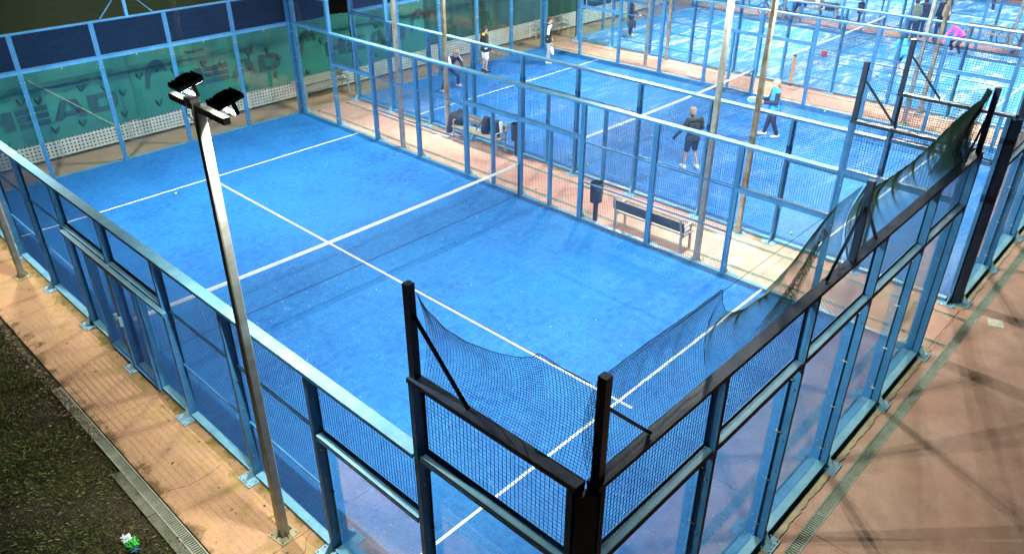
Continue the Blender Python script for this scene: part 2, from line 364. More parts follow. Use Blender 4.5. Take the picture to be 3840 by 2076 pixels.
# ------------------------------------------------------------------ grass bank
def grass(n):
    x = -1.49-RNG.gamma(1.2, 1.0, n)+.055*np.abs(RNG.normal(0, 1, n)); y = RNG.uniform(1.0, 20, n); keep = (x > -7)
    ex = (y > 8.6)*(np.clip((y-8.6)/4, 0, 1)*.18); x = x+ex*RNG.random(n); x, y = x[keep], y[keep]; n = len(x)
    cl = np.sin(x*2.3+np.sin(y*1.7)*1.5)*np.sin(y*1.9+x)+RNG.normal(0, .5, n)
    hgt = RNG.uniform(.02, .075, n)*(1+.5*np.clip(cl, -1, 1)); ang = RNG.uniform(0, 6.283, n); ln = RNG.uniform(.2, 1.4, n)*hgt; w = RNG.uniform(.0015, .0035, n)
    dx, dy = np.cos(ang), np.sin(ang); z = np.full(n, -.115)
    V = np.empty((n, 4, 3))
    V[:, 0] = np.stack([x-dy*w, y+dx*w, z], 1); V[:, 1] = np.stack([x+dy*w, y-dx*w, z], 1)
    V[:, 2] = np.stack([x+dx*ln*.5+dy*w*.8, y+dy*ln*.5-dx*w*.8, z+hgt*.75], 1); V[:, 3] = np.stack([x+dx*ln, y+dy*ln, z+hgt], 1)
    F = np.arange(n*4).reshape(n, 4)
    mi = np.where(cl > .6, 0, np.where(cl > -.25, 1, 2)); mi = np.where(RNG.random(n) < .12, 3, mi)
    g = [flat('grass_green', (.070, .108, .013)), flat('grass_olive', (.092, .092, .016)), flat('grass_brown', (.060, .044, .014)), flat('grass_straw', (.24, .20, .07))]
    return fastmesh('grass', V.reshape(-1, 3), F, g, mi)
put('grass', grass(110000), kind='stuff')
def litter(name, pts, mats, s0, s1, aspect=.4, lift=.01):
    n = len(pts); pts = np.asarray(pts, float); a = RNG.uniform(0, 6.283, n); s = RNG.uniform(s0, s1, n)
    d = np.stack([np.cos(a), np.sin(a), RNG.normal(0, .25, n)], 1)*s[:, None]; e = np.stack([-np.sin(a), np.cos(a), RNG.normal(0, .3, n)], 1)*(s*aspect)[:, None]
    V = np.empty((n, 4, 3)); V[:, 0] = pts-d; V[:, 1] = pts+e; V[:, 2] = pts+d; V[:, 3] = pts-e; V[:, :, 2] += lift
    return put(name, fastmesh(name, V.reshape(-1, 3), np.arange(n*4).reshape(n, 4), mats, RNG.integers(0, len(mats), n)), kind='stuff')
DRY = [flat('dry_leaf_brown', (.11, .065, .025)), flat('dry_leaf_tan', (.22, .15, .07)), flat('dry_leaf_dark', (.05, .032, .016))]
PALE = [flat('pale_fleck', (.55, .58, .60)), flat('pale_fleck_tan', (.45, .42, .30))]
P = [(-1.5-random.expovariate(1/.55), random.uniform(2, 18), -.085) for _ in range(700)]
P += [(-1.33-abs(random.gauss(0, .12)), random.uniform(8.5, 16), -.05) for _ in range(1300)]
P += [(random.uniform(-1.3, -.2), random.uniform(2, 18), ZG) for _ in range(60)]
litter('dead_leaves', P, DRY, .012, .035, .5)
# pale flecks and brown litter lying on the turf
P = [(random.uniform(.05, 9.95), random.uniform(.05, 19.9), 0) for _ in range(420)]
P += [(abs(random.gauss(0, 1.4)), random.uniform(.05, 12), 0) for _ in range(150)]
P += [(random.uniform(.1, 9.9), abs(random.gauss(0, 1.2)), 0) for _ in range(200)]
P += [(10-abs(random.gauss(0, .5)), random.uniform(.1, 12), 0) for _ in range(170)]
P += [(random.uniform(.1, 9.9), 10-abs(random.gauss(0, .5)), 0) for _ in range(110)]
litter('turf_flecks', [p for p in P if 0 < p[0] < 10 and 0 < p[1] < 20], PALE, .009, .021, .28, .006)
P = [(9.985-abs(random.gauss(0, .028))-.05*max(0, math.sin(yy*2.1)), yy, .006) for yy in [random.uniform(2.5, 10.3) for _ in range(1500)]]
P += [(random.uniform(0, 10), 19.98-abs(random.gauss(0, .02)), .004) for _ in range(300)]
litter('leaf_litter', P, DRY+[MOSS], .006, .017, .5, .008)

# ------------------------------------------------------------------ drains
def drain(label, x0, x1, y0, y1, along, z=ZG):
    cx, cy = (x0+x1)/2, (y0+y1)/2
    t = thing('drain_channel', label, 'drain', (cx, cy, z), 0, 'slotted drain channels')
    L = (y1-y0) if along == 'y' else (x1-x0); W = (x1-x0) if along == 'y' else (y1-y0)
    rz = 0 if along == 'y' else -math.pi/2
    fr = MB()
    for sx in (-1, 1): fr.box(sx*W/2-.009, sx*W/2+.009, -L/2, L/2, -.05, .004)
    k = -L/2
    while k < L/2: fr.box(-W/2+.011, W/2-.011, k-.007, k+.007, -.03, .0025); k += 1.0
    fr.build('frame', GRATE, t, rz=rz)
    n = int(L/.042); ys = (np.arange(n)+.5)*L/n-L/2; g = MB()
    for yy in ys: g.box(-W/2+.012, W/2-.012, yy-.0095, yy+.0095, -.02, 0.0)
    g.build('grate_bar', GRATE, t, rz=rz, kind='stuff')
    MB().box(-W/2, W/2, -L/2, L/2, -.09, -.055).build('trough', VOID, t, rz=rz)
drain('long slotted drain between the tiled path and the grass bank', -1.445, -1.305, 1.0, 10.4, 'y')
drain('long slotted drain in the red paving along the near glass walls', -1.0, 50.0, -.575, -.425, 'x')
for c in range(3):
    nm = ('first', 'second', 'third')[c]
    bb = ('beside the bench and litter bin of the first gap', 'on the nearer side of the second gap', 'in front of the bench of the third gap')[c]
    drain('slotted drain %s, left side' % bb, c*PITCH+10.505, c*PITCH+10.615, -.4, 19.8, 'y')
    bb = ('under the bags on the bench in the first gap', 'on the farther side of the second gap', 'at the feet of the spectators in the third gap')[c]
    drain('slotted drain %s, right side' % bb, c*PITCH+11.695, c*PITCH+11.805, -.4, 19.8, 'y')
tile = flat('pale_inspection_cover', (.55, .50, .38))
for (x, y, w, d, a, lb) in ((12.08, -.87, .30, .27, .35, 'pale square cover set in the red paving beyond the near drain'), (11.62, 5.0, .24, .24, 0, 'pale square cover in the paving behind the empty bench'), (11.62, 15.05, .26, .22, 0, 'pale square cover in the far paving before the bags on the bench')):
    o = MB().box(-w/2, w/2, -d/2, d/2, -.01, .005).build('inspection_cover', tile, None, (x, y, ZG), a); tag(o, lb, 'cover', 'pale covers in the paving')

for m_ in (PAINT, LIT_PAINT, DARKP):
    n_, l_ = m_.node_tree.nodes, m_.node_tree.links; p_ = n_['Principled BSDF']; src = p_.inputs['Base Color'].links[0].from_socket
    tc_ = n_.new('ShaderNodeNewGeometry'); v_ = tc_.outputs['Position']
    c_ = mixn(n_, l_, noise(n_, l_, v_, 1.7, 6, .7, .50, .85), src, tuple(x*.55 for x in m_.node_tree.nodes['Color Ramp'].color_ramp.elements[0].color[:3]))
    c_ = mixn(n_, l_, noise(n_, l_, v_, 16, 5, .75, .70, .76), c_, (.13, .065, .028))
    l_.new(c_, p_.inputs['Base Color'])
    r_ = n_.new('ShaderNodeMapRange'); r_.inputs[3].default_value = .30; r_.inputs[4].default_value = .62; l_.new(noise(n_, l_, v_, 5, 5, .7, .3, .7), r_.inputs[0]); l_.new(r_.outputs[0], p_.inputs['Roughness'])
def lit_top(o, m=None):  # up-facing faces get the paler colour that stands in for overhead light
    o.data.materials.append(m or LIT_PAINT); k = len(o.data.materials)-1
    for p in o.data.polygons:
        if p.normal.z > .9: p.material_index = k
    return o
# ------------------------------------------------------------------ fence pieces (wall frame: X along, Y outward, Z up)
def post_mesh(h, w=.066):
    b = MB()
    for s in (-1, 1): b.box(s*w/4-.0145, s*w/4+.0145, .014, D, -.04, h)
    b.box(-.0035, .0035, .03, D-.012, -.038, h-.004)
    for s in (-1, 1): b.box(s*.031-.028, s*.031+.028, .0065, .0135, -.036, h-.002)
    return b.mesh('post', PAINT)
_post = {}
def post(par, s, h, foot=True):
    k = round(h, 3)
    if k not in _post: _post[k] = post_mesh(h)
    p = put('post', _post[k], par, (s, 0, 0))
    if foot: put('foot_plate', FOOT, p)
    put('bolt', PBOLT, p, kind='stuff')
    return p
b = MB()
for s in (-1, 1):
    b.box(s*.083-.078, s*.083+.078, .10, .31, -.058, -.043)
    for (dx, dy) in ((.045, .165), (-.04, .275), (.045, .275)):
        b.bar((s*.083+dx*s, dy, -.043), (s*.083+dx*s, dy, -.02), .013, n=6)
b.prism([(-.006, D+.001), (.006, D+.001), (.006, D+.05), (-.006, D+.05)], -.043, -.03)
v0 = len(b.v); b.v += [(-.006, D+.001, -.04), (.006, D+.001, -.04), (.006, D+.14, -.04), (-.006, D+.14, -.04), (-.006, D+.001, .17), (.006, D+.001, .17)]
b.f += [(v0, v0+1, v0+5, v0+4), (v0+2, v0+3, v0+4, v0+5), (v0, v0+4, v0+3), (v0+1, v0+2, v0+5)]
FOOT = b.mesh('foot_plate', PLATE)
b = MB()
for z in (.35, 1.25, 1.75, 2.55):
    b.bar((-.045, .082, z), (.045, .082, z), .011, n=6)
PBOLT = b.mesh('bolt', BOLT)
_pane = {}
def pane(par, s, w, z0, z1):
    k = (round(w, 3), round(z0, 3), round(z1, 3))
    if k not in _pane: _pane[k] = MB().box(.008, w-.008, -.005, .005, z0, z1).mesh('glass_pane', GLASS)
    o = put('glass_pane', _pane[k], par, (s, 0, 0))
    kb_ = ('b',)+k
    if kb_ not in _pane:
        m = MB()
        for x in (.045, w-.045):
            for z in np.linspace(z0+.22, z1-.22, 4 if z1 > 2.5 else 3):
                m.bar((x, -.012, z), (x, .024, z), .015, n=6); m.bar((x, .024, z), (x, .05, z), .007, n=6)
        for x in (w/2,): m.box(x-.012, x+.012, -.012, .03, z1-.06, z1+.012)
        _pane[kb_] = m.mesh('clamp_bolt', BOLT)
    put('clamp_bolt', _pane[kb_], o, kind='stuff'); return o
def mesh_panel(par, s, w, z0, z1): return put('mesh_panel', grid_panel(w-.05, z1-z0), par, (s+.025, .001, z0))
def railbox(name, par, s0, s1, z0, z1, n0=.014, n1=None, m=None): return MB().box(s0, s1, n0, D-.002 if n1 is None else n1, z0, z1).build(name, m or PAINT, par) if m else lit_top(MB().box(s0, s1, n0, D-.002 if n1 is None else n1, z0, z1).build(name, PAINT, par))
def double_rail(name, par, s0, s1, zc):
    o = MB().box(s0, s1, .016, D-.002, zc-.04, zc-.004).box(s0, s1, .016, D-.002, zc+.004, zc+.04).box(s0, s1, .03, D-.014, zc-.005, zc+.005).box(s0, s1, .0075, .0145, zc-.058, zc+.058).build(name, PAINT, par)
    return lit_top(o)
def net_post(par, s, braces, n=.06, near=True):
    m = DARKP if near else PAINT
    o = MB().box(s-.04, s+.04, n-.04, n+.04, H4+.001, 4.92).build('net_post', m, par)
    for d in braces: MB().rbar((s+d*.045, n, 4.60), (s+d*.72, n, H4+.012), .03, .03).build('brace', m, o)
def end_wall(label, origin, rz, group, near=True):
    t = thing('glass_end_wall', label, 'glass wall', origin, rz, group)
    for i in range(6): post(t, min(max(2.0*i, .062), 9.938), H4-.055)
    for i in range(5):
        s0, s1 = 2.0*i, 2.0*i+2
        pane(t, s0, 2.0, .025, H3-.045); mesh_panel(t, s0, 2.0, H3+.03, H4-.03)
        a = s0+(.124 if i == 0 else .061); e = s1-(.124 if i == 4 else .061)
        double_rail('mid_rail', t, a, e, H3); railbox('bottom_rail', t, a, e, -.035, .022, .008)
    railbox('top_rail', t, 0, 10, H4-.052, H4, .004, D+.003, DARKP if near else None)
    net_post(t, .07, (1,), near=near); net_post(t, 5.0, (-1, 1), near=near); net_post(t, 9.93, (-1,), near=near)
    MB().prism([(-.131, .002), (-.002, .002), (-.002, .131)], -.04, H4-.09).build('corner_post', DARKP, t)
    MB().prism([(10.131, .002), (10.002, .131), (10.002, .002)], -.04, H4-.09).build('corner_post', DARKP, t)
    for o in (t.children if near else ()):
        if o.name.split('.')[0] in ('post', 'mid_rail', 'top_rail'):
            me = o.data
            if me.materials[0] is not None:
                if o.name.startswith('post'):
                    kx = 'ox'+me.name
                    if kx not in _post:
                        me2 = me.copy(); me2.materials.append(EDGE_BRN)
                        for p in me2.polygons:
                            if p.normal.y > .9 and p.center.y > .1: p.material_index = 1
                        _post[kx] = me2
                    o.data = _post[kx]
                else:
                    me.materials.append(EDGE_BRN)
                    for p in me.polygons:
                        if p.normal.y > .9 and p.center.y > .1: p.material_index = len(me.materials)-1
    return t
def side_wall(label, origin, rz, group, near, doors=None, openbay=()):
    t = thing('side_fence', label, 'fence', origin, rz, group)
    for i in range(11):
        s = min(max(2.0*i, .062), 19.938); tall = i in (0, 1, 9, 10)
        post(t, s, (H4-.055) if tall else (H3-.055))
    for i in range(10):
        s0, s1 = 2.0*i, 2.0*i+2; a = s0+(.124 if i == 0 else .061); e = s1-(.124 if i == 9 else .061)
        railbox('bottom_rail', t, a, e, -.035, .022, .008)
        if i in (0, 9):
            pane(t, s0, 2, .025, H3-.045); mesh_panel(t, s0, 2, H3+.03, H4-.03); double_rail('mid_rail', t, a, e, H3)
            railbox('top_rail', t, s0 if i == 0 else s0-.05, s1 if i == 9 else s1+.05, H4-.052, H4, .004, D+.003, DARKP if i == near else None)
        elif i in (1, 8):
            pane(t, s0, 2, .025, H2-.045); mesh_panel(t, s0, 2, H2+.03, H3-.03); double_rail('mid_rail', t, a, e, H2)
        elif i in (4, 5):
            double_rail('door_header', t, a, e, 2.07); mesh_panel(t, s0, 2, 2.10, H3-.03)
            MB().box(s0+1-.03, s0+1.03, .016, D-.004, .024, 2.010).build('mid_post', PAINT, t)
            for k in (0, 1):
                if (i, k) in openbay: continue
                mesh_panel(t, s0+k, 1.0, .03, 2.04)
        else:
            mesh_panel(t, s0, 2, .03, H3-.03)
            for z in (.99, 1.99): MB().box(a, e, .02, .05, z-.016, z+.016).build('cross_bar', PAINT, t)
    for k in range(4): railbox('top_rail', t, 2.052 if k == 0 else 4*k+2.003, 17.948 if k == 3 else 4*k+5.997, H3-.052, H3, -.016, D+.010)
    net_post(t, 2.0, (-1,), near=near == 0); net_post(t, 18.0, (1,), near=near == 9)
    if doors:
        railbox('door_track', t, 7.78, 11.82, 2.035, 2.085, D+.012, D+.085)
        for s in (7.9, 9.1, 9.9, 11.7): MB().box(s-.04, s+.04, D+.001, D+.012, 2.03, 2.09).build('track_bracket', BOLT, t)
        for (d0, d1, hs) in ((8.95, 9.93, 9.86), (9.95, 10.93, 10.03)):
            f = MB()
            n0, n1 = D+.02, D+.062
            f.box(d0, d0+.05, n0, n1, .0, 2.0).box(d1-.05, d1, n0, n1, 0, 2.0).box(d0+.05, d1-.05, n0, n1, 0, .05).box(d0+.05, d1-.05, n0, n1, 1.95, 2.0)
            d = f.build('door', PAINT, t)
            put('door_mesh', grid_panel(d1-d0-.08, 1.92), d, (d0+.04, (n0+n1)/2, .04))
            MB().box(hs-.02, hs+.02, n1, n1+.05, .92, 1.10).build('handle', PLATE, d)
    return t
g_end = 'glass end walls of the padel courts'; g_side = 'mesh side fences of the padel courts'
ORD = ('nearest', 'second', 'third', 'farthest')
LEFTL = ('long blue mesh side fence with two sliding doors along the tan path', 'blue mesh side fence of the second court, behind the bench with the bags',
         'blue mesh side fence of the sandy third court, beside the orange padded tube', 'blue mesh side fence of the farthest court, behind the spectators')
RIGHTL = ('blue mesh side fence behind the litter bin and the empty bench, nearest court', 'blue mesh side fence of the second court nearest the man in blue sleeves',
          'blue mesh side fence of the third court beside the player in pink', 'far blue mesh side fence at the right edge of the farthest court')
NEARL = ('large dark glass end wall with sagging net in the foreground', 'glass end wall of the second court at the right edge, green net bundle at its corner',
         'near glass end wall of the sandy third court, mostly outside the picture', 'near glass end wall of the farthest court, mostly outside the picture')
BACKL = ('glass end wall in front of the green banners, behind the nearest court', 'glass end wall behind the two players at the back of the second court',
         'glass end wall behind the player in the red top at the back of the third court', 'glass end wall at the back of the farthest court')
for c in range(NC):
    x0 = c*PITCH
    end_wall(NEARL[c], (x0+10, 0, 0), math.pi, g_end)
    end_wall(BACKL[c], (x0, 20, 0), 0, g_end, False)
    side_wall(LEFTL[c], (x0, 0, 0), math.pi/2, g_side, 0, doors=(c == 0), openbay=() if c == 0 else ((4, 1),))
    side_wall(RIGHTL[c], (x0+10, 20, 0), -math.pi/2, g_side, 9, openbay=() if c == 0 else ((5, 0),))

# ------------------------------------------------------------------ court nets
def court_net(label, x0):
    t = thing('court_net', label, 'net', (x0, 10, 0), 0, 'court nets')
    N = 220; xs = np.linspace(.03, 9.97, N+1); top = .80+.045*np.abs(xs/5-1)**2; P, Q = [], []
    rows = 19
    for j in range(rows+1):
        z = .02+(top-.02)*j/rows; wob = .006*np.sin(xs*7+j)
        pts = np.stack([xs, wob, z], 1); P.append(pts[:-1]); Q.append(pts[1:])
    P.append(np.stack([xs, 0*xs, 0*xs+.02], 1)); Q.append(np.stack([xs, 0*xs, top], 1))
    put('net_mesh', wire_mesh('net_mesh', np.concatenate(P), np.concatenate(Q), .0017, NETBLK), t, kind='stuff')
    bd = MB()
    for i in range(N):
        bb = len(bd.v); a, c2 = xs[i], xs[i+1]; za, zc = top[i], top[i+1]
        bd.v += [(a,-.008,za),(c2,-.008,zc),(c2,-.011,zc+.062),(a,-.011,za+.062),(a,.008,za),(c2,.008,zc),(c2,.011,zc+.062),(a,.011,za+.062)]
        bd.f += [(bb,bb+1,bb+2,bb+3),(bb+5,bb+4,bb+7,bb+6),(bb+3,bb+2,bb+6,bb+7)]
    bd.build('white_band', BAND, t)
    MB().bar((0.02, 0, .018), (9.98, 0, .018), .006, n=5).build('bottom_cord', NETBLK, t)
    for s in (0, 1):
        xx = .015 if s == 0 else 9.985
        MB().bar((xx, 0, .0), (xx, 0, .90), .012, n=6).build('tension_rod', BPLASTIC, t)
NETL = ('white-banded black net across the empty nearest court', 'white-banded net across the second court beside the man in dark shorts',
        'white-banded net of the third court with yellow balls lying by it', 'white-banded net of the farthest court')
for c in range(NC): court_net(NETL[c], c*PITCH)

# ------------------------------------------------------------------ hanging ball-stop nets
def hang_net(label, P0, along, inward, prof, dens, m=NETGRN, rows=26, zb=3.78, bulge=.12, r=.0023, cell=.034, cable=True, seed=1, cat='net'):
    """prof: list of (s, z_top, inward offset); dens: function s -> column density"""
    rg = np.random.default_rng(seed)
    S = np.array([p[0] for p in prof]); Z = np.array([p[1] for p in prof]); O = np.array([p[2] for p in prof])
    fine = np.linspace(S[0], S[-1], 4000); w = np.array([dens(s) for s in fine]); cs = np.cumsum(w)*(fine[1]-fine[0])/cell
    n = int(cs[-1]); cols = np.interp(np.arange(n+1), cs, fine)
    zt = np.interp(cols, S, Z); off = np.interp(cols, S, O)
    v = np.linspace(0, 1, rows+1)[:, None]
    ph = rg.uniform(0, 6, 4)
    loose = np.clip((4.9-zt)/1.0, 0, 1)
    sz = zb+(zt-zb)[None]*v
    fold = np.sin(cols*9+ph[0])[None]*.018*(.3+loose[None])*np.sin(v*3.1)+np.sin(cols*23+ph[1])[None]*.005*np.sin(v*5+ph[2])
    n_in = off[None]*v+bulge*np.sin(np.pi*np.clip(v*.95, 0, 1))*(.6+.6*loose[None])+fold+.015
    sx = cols[None]+.02*np.sin(v*4+cols[None]*3+ph[3])*(loose[None]+.2)
    A = Vector(along); I = Vector(inward)
    G = np.empty((rows+1, n+1, 3))
    for k in range(3): G[:, :, k] = sx*A[k]+n_in*I[k]
    G[:, :, 2] += sz
    h0 = G[:, :-1].reshape(-1, 3); h1 = G[:, 1:].reshape(-1, 3); v0 = G[:-1].reshape(-1, 3); v1 = G[1:].reshape(-1, 3)
    t = thing('ball_stop_net', label, cat, P0, 0, 'sagging ball-stop nets above the court walls')
    put('net_mesh', wire_mesh('net_mesh', np.concatenate([h0, v0]), np.concatenate([h1, v1]), r, m), t, kind='stuff')
    e = G[-1]; V, F = wires(e[:-1], e[1:], .0045); put('edge_rope', fastmesh('edge_rope', V, F, m), t)
    if cable:
        a = A*S[0]; q = A*S[-1]
        MB().bar((a.x, a.y, 4.90), (q.x, q.y, 4.90), .0035, n=4).build('cable', NETBLK, t)
one = lambda s: 1.0
# nearest court: over the left side fence end, then the near wall in two spans, then the right side fence end
hang_net('dark net sagging between two black posts at the foreground corner', (-.06, 0, 0), (0, 1, 0), (1, 0, 0),
         [(0.0, 4.86, .02), (.15, 4.86, .02), (.32, 4.85, .03), (.5, 4.90, 0), (.6, 4.78, .05), (.75, 4.67, .1), (.95, 4.58, .12), (1.19, 4.52, .12), (1.45, 4.50, .1), (1.65, 4.56, .06), (1.85, 4.68, .03), (1.95, 4.85, 0)], one, rows=36, seed=2, bulge=.16, m=NETBLK)
hang_net('long dark net sagging low along the foreground glass wall', (0, -.06, 0), (1, 0, 0), (0, 1, 0),
         [(.05, 4.86, .02), (.66, 4.87, .02), (1.16, 4.86, .02), (1.5, 4.84, .03), (1.8, 4.88, 0), (1.88, 4.70, .03), (2.05, 4.5, .06), (2.25, 4.38, .08), (2.6, 4.26, .1), (3.14, 4.20, .12), (3.6, 4.10, .2), (3.9, 4.22, .22), (4.1, 4.5, .16), (4.45, 4.75, .1), (4.88, 4.90, .0)],
         lambda s: 1.0+.5*min(1, max(0, s-2))+2.2*math.exp(-((s-3.9)/.4)**2), rows=36, seed=3, bulge=.2, zb=3.72)
hang_net('dark green net between the mid post and the far corner of the foreground wall', (0, -.06, 0), (1, 0, 0), (0, 1, 0),
         [(5.05, 4.88, .0), (5.2, 4.72, .06), (5.6, 4.6, .1), (6.3, 4.5, .14), (7.2, 4.45, .16), (8.2, 4.5, .18), (8.9, 4.6, .18), (9.4, 4.75, .1), (9.86, 4.90, .0)],
         lambda s: 1.7+2.0*math.exp(-((s-9.3)/.5)**2), rows=36, seed=4, bulge=.25, zb=3.70)
hang_net('green net with a dense dark bundle at the inner corner, right of the nearest court', (10.06, 0, 0), (0, 1, 0), (-1, 0, 0),
         [(0.06, 4.86, .0), (.2, 4.82, .05), (.5, 4.74, .08), (.9, 4.70, .1), (1.37, 4.68, .08), (1.73, 4.72, .05), (1.9, 4.78, .02), (1.96, 4.86, 0)],
         lambda s: 1.0+1.2*math.exp(-((s-.35)/.25)**2), rows=36, seed=5, bulge=.22, zb=3.55, m=NETGRN)
def net_fold(label_parent, T, B0, B1, n, rows, m, seed):
    rg = np.random.default_rng(seed); T, B0, B1 = (np.array(a, float) for a in (T, B0, B1))
    u = np.linspace(0, 1, n+1)[None, :, None]; v = np.linspace(0, 1, rows+1)[:, None, None]
    top = T+(u-.5)*np.array([.10, .10, 0]); bot = B0+(B1-B0)*u+np.array([0, 0, 1.])*(.06*np.sin(u*14+seed))
    G = top+(bot-top)*v+np.array([0, 1., 0])*(.10*np.sin(u*19+seed)*v)+np.array([1., 0, 0])*(.05*np.sin(u*31+v*5)*v)+np.array([0, 0, -1.])*(.25*np.sin(np.pi*v)*(np.abs(u-.5)))
    P = np.concatenate([G[:, :-1].reshape(-1, 3), G[:-1].reshape(-1, 3)]); Q = np.concatenate([G[:, 1:].reshape(-1, 3), G[1:].reshape(-1, 3)])
    put('net_fold', wire_mesh('net_fold', P, Q, .0026, m), label_parent, kind='stuff')
corner = thing('ball_stop_net', 'dense dark green bundle of net gathered at the far corner of the foreground wall', 'net', (0, 0, 0), 0, 'sagging ball-stop nets above the court walls')
for k in range(2): net_fold(corner, (9.88, .04, 4.88), (9.0-.15*k, .10+.10*k, 3.72-.05*k), (9.75, .35+.07*k, 3.55-.06*k), 26, 34, NETGRN, 11+k)
corner = thing('ball_stop_net', 'dark green bundle of net falling beside the mid post of the foreground wall', 'net', (0, 0, 0), 0, 'sagging ball-stop nets above the court walls')
net_fold(corner, (4.30, .08, 4.50), (3.1, .10, 3.62), (4.15, .32, 3.45), 16, 30, NETGRN, 21)
# second court's left end and near wall
hang_net('thin net above the left end of the second court', (12.29, 0, 0), (0, 1, 0), (1, 0, 0),
         [(0.06, 4.88, 0), (.6, 4.86, .02), (1.3, 4.87, .02), (1.95, 4.9, 0)], one, rows=24, seed=6, bulge=.03, m=NETBLK, cell=.05)
hang_net('net above the near wall of the second court, right edge of the picture', (PITCH, -.06, 0), (1, 0, 0), (0, 1, 0),
         [(.06, 4.88, 0), (2.5, 4.82, .03), (5, 4.9, 0)], one, rows=22, seed=7, bulge=.05, cell=.05)
# the taut olive nets above the far walls
for c, lb in ((0, 'fine olive net stretched above the wall with the green banners'), (1, 'fine olive net stretched above the back wall of the second court')):
    hang_net(lb, (c*PITCH, 20.06, 0), (1, 0, 0), (0, -1, 0), [(.06, 4.88, 0), (5, 4.9, 0), (9.94, 4.88, 0)], one, m=NETOLV, rows=24, zb=H4-.03, bulge=.01, r=.0042, cell=.042, seed=8+c)

# ------------------------------------------------------------------ floodlight poles
PH = 6.02
def flood_pole(label, x, y, dirx, m, lit=True, rot=0.0, power=1.0, single=False):
    """dirx = +1 shines towards +x"""
    t = thing('floodlight_pole', label, 'floodlight', (x, y, ZG), 0, 'floodlight poles'); t.rotation_euler = (rot, 0, 0)
    w0, w1 = .062, .050; b = MB(); z0, z1 = .0, PH
    for z, w in ((z0, w0), (z1, w1)):
        k = .35*w; b.v += [(w,-k,z),(w,k,z),(k,w,z),(-k,w,z),(-w,k,z),(-w,-k,z),(-k,-w,z),(k,-w,z)] if False else [(w,-w+.012,z),(w,w-.012,z),(w-.012,w,z),(-w+.012,w,z),(-w,w-.012,z),(-w,-w+.012,z),(-w+.012,-w,z),(w-.012,-w,z)]
    b.f += [(i, (i+1) % 8, 8+(i+1) % 8, 8+i) for i in range(8)]+[tuple(range(8, 16)), tuple(range(7, -1, -1))]
    b.build('pole', m, t)
    p = MB().box(-.15, .15, -.15, .15, .001, .016)
    pl = p.build('base_plate', PLATE if m is RUST else TANP, t, rz=R(8))
    bl = MB()
    for sx in (-1, 1):
        for sy in (-1, 1): bl.bar((sx*.115, sy*.115, .016), (sx*.115, sy*.115, .05), .014, n=6)
    bl.build('anchor_bolt', BOLT, pl, kind='stuff')
    g = MB()
    for a in range(4):
        ca, sa = math.cos(a*math.pi/2), math.sin(a*math.pi/2)
        tri = [(.063, .017), (.135, .017), (.063, .16)]; v0 = len(g.v)
        for s in (-.004, .004):
            for (d, z) in tri: g.v.append((d*ca-s*sa, d*sa+s*ca, z))
        g.f += [(v0,v0+1,v0+2),(v0+5,v0+4,v0+3),(v0,v0+3,v0+4,v0+1),(v0+1,v0+4,v0+5,v0+2)]
    g.build('gusset', m, t)
    arm = MB().box(-.035, .035, -.55, .55, PH+.002, PH+.07)
    arm.box(-.05, .05, -.055, .055, PH-.06, PH+.001)
    arm.build('crossarm', STEEL, t)
    MB().box(-.05, .05, .04, .19, PH+.072, PH+.115).build('junction_box', PERF, t)
    cb = MB()
    for (p0, p1) in (((-.06,.12,PH+.1),(-.10,.05,PH-.02)),((-.10,.05,PH-.02),(-.065,-.02,PH-.10)),((-.05,.0,PH+.1),(-.09,-.06,PH-.0)),((-.09,-.06,PH),(-.065,.0,PH-.14))): cb.bar(p0, p1, .006, n=5)
    cb.build('cable', CABLE, t)
    for sy in (-1, 1):
        h = bpy.data.objects.new('floodlight', HEAD); C.objects.link(h); h.parent = t
        h.location = (dirx*.10, sy*.385, PH+.185)
        h.rotation_euler = (0, -dirx*R(15), 0)
        put('bracket', BRK, h); put('lens', LNS, h)
        if lit and not (single and sy > 0):
            la = bpy.data.lights.new('flood_lamp', 'AREA'); la.shape = 'RECTANGLE'; la.size = .10; la.size_y = .08; la.energy = LAMP_W*power*(2 if single else 1); la.color = LAMP_COL
            lo = bpy.data.objects.new('flood_lamp', la); C.objects.link(lo); lo.parent = h; lo.location = (0, .385 if single else 0, -.045); lo.rotation_euler = (0, -dirx*R(OPTIC), 0); la.spread = R(SPREAD)
    return t
TANP = surf('weathered_plate', (.42, .38, .22), .6, .1, (.30, .26, .12), 8); CABLE = flat('white_cable', (.6, .6, .56))
b = MB().box(-.14, .14, -.118, .118, -.022, .02)
for i in range(8): b.box(-.128+i*.0365-.007, -.128+i*.0365+.007, -.112, .112, .02, .036)
for i in range(5): b.box(-.148, -.14, -.10+i*.046, -.084+i*.046, -.018, .015); b.box(.14, .148, -.10+i*.046, -.084+i*.046, -.018, .015)
for i in range(7): b.box(-.13+i*.043-.006, -.13+i*.043+.006, -.125, -.118, -.018, .012); b.box(-.13+i*.043-.006, -.13+i*.043+.006, .118, .125, -.018, .012)
b.box(-.06, .06, -.06, .06, .037, .062); HEAD = b.mesh('floodlight', BLACK)
b = MB()
for s in (-1, 1): b.box(-.022, .022, s*.140-.004, s*.140+.004, -.125, .012); b.bar((0, s*.133, -.01), (0, s*.152, -.01), .016, n=6)
b.box(-.022, .022, -.136, .136, -.132, -.125); BRK = b.mesh('bracket', BLACK)
LNS = MB().box(-.125, .125, -.10, .10, -.030, -.023).mesh('lens', LENS)
poles = []
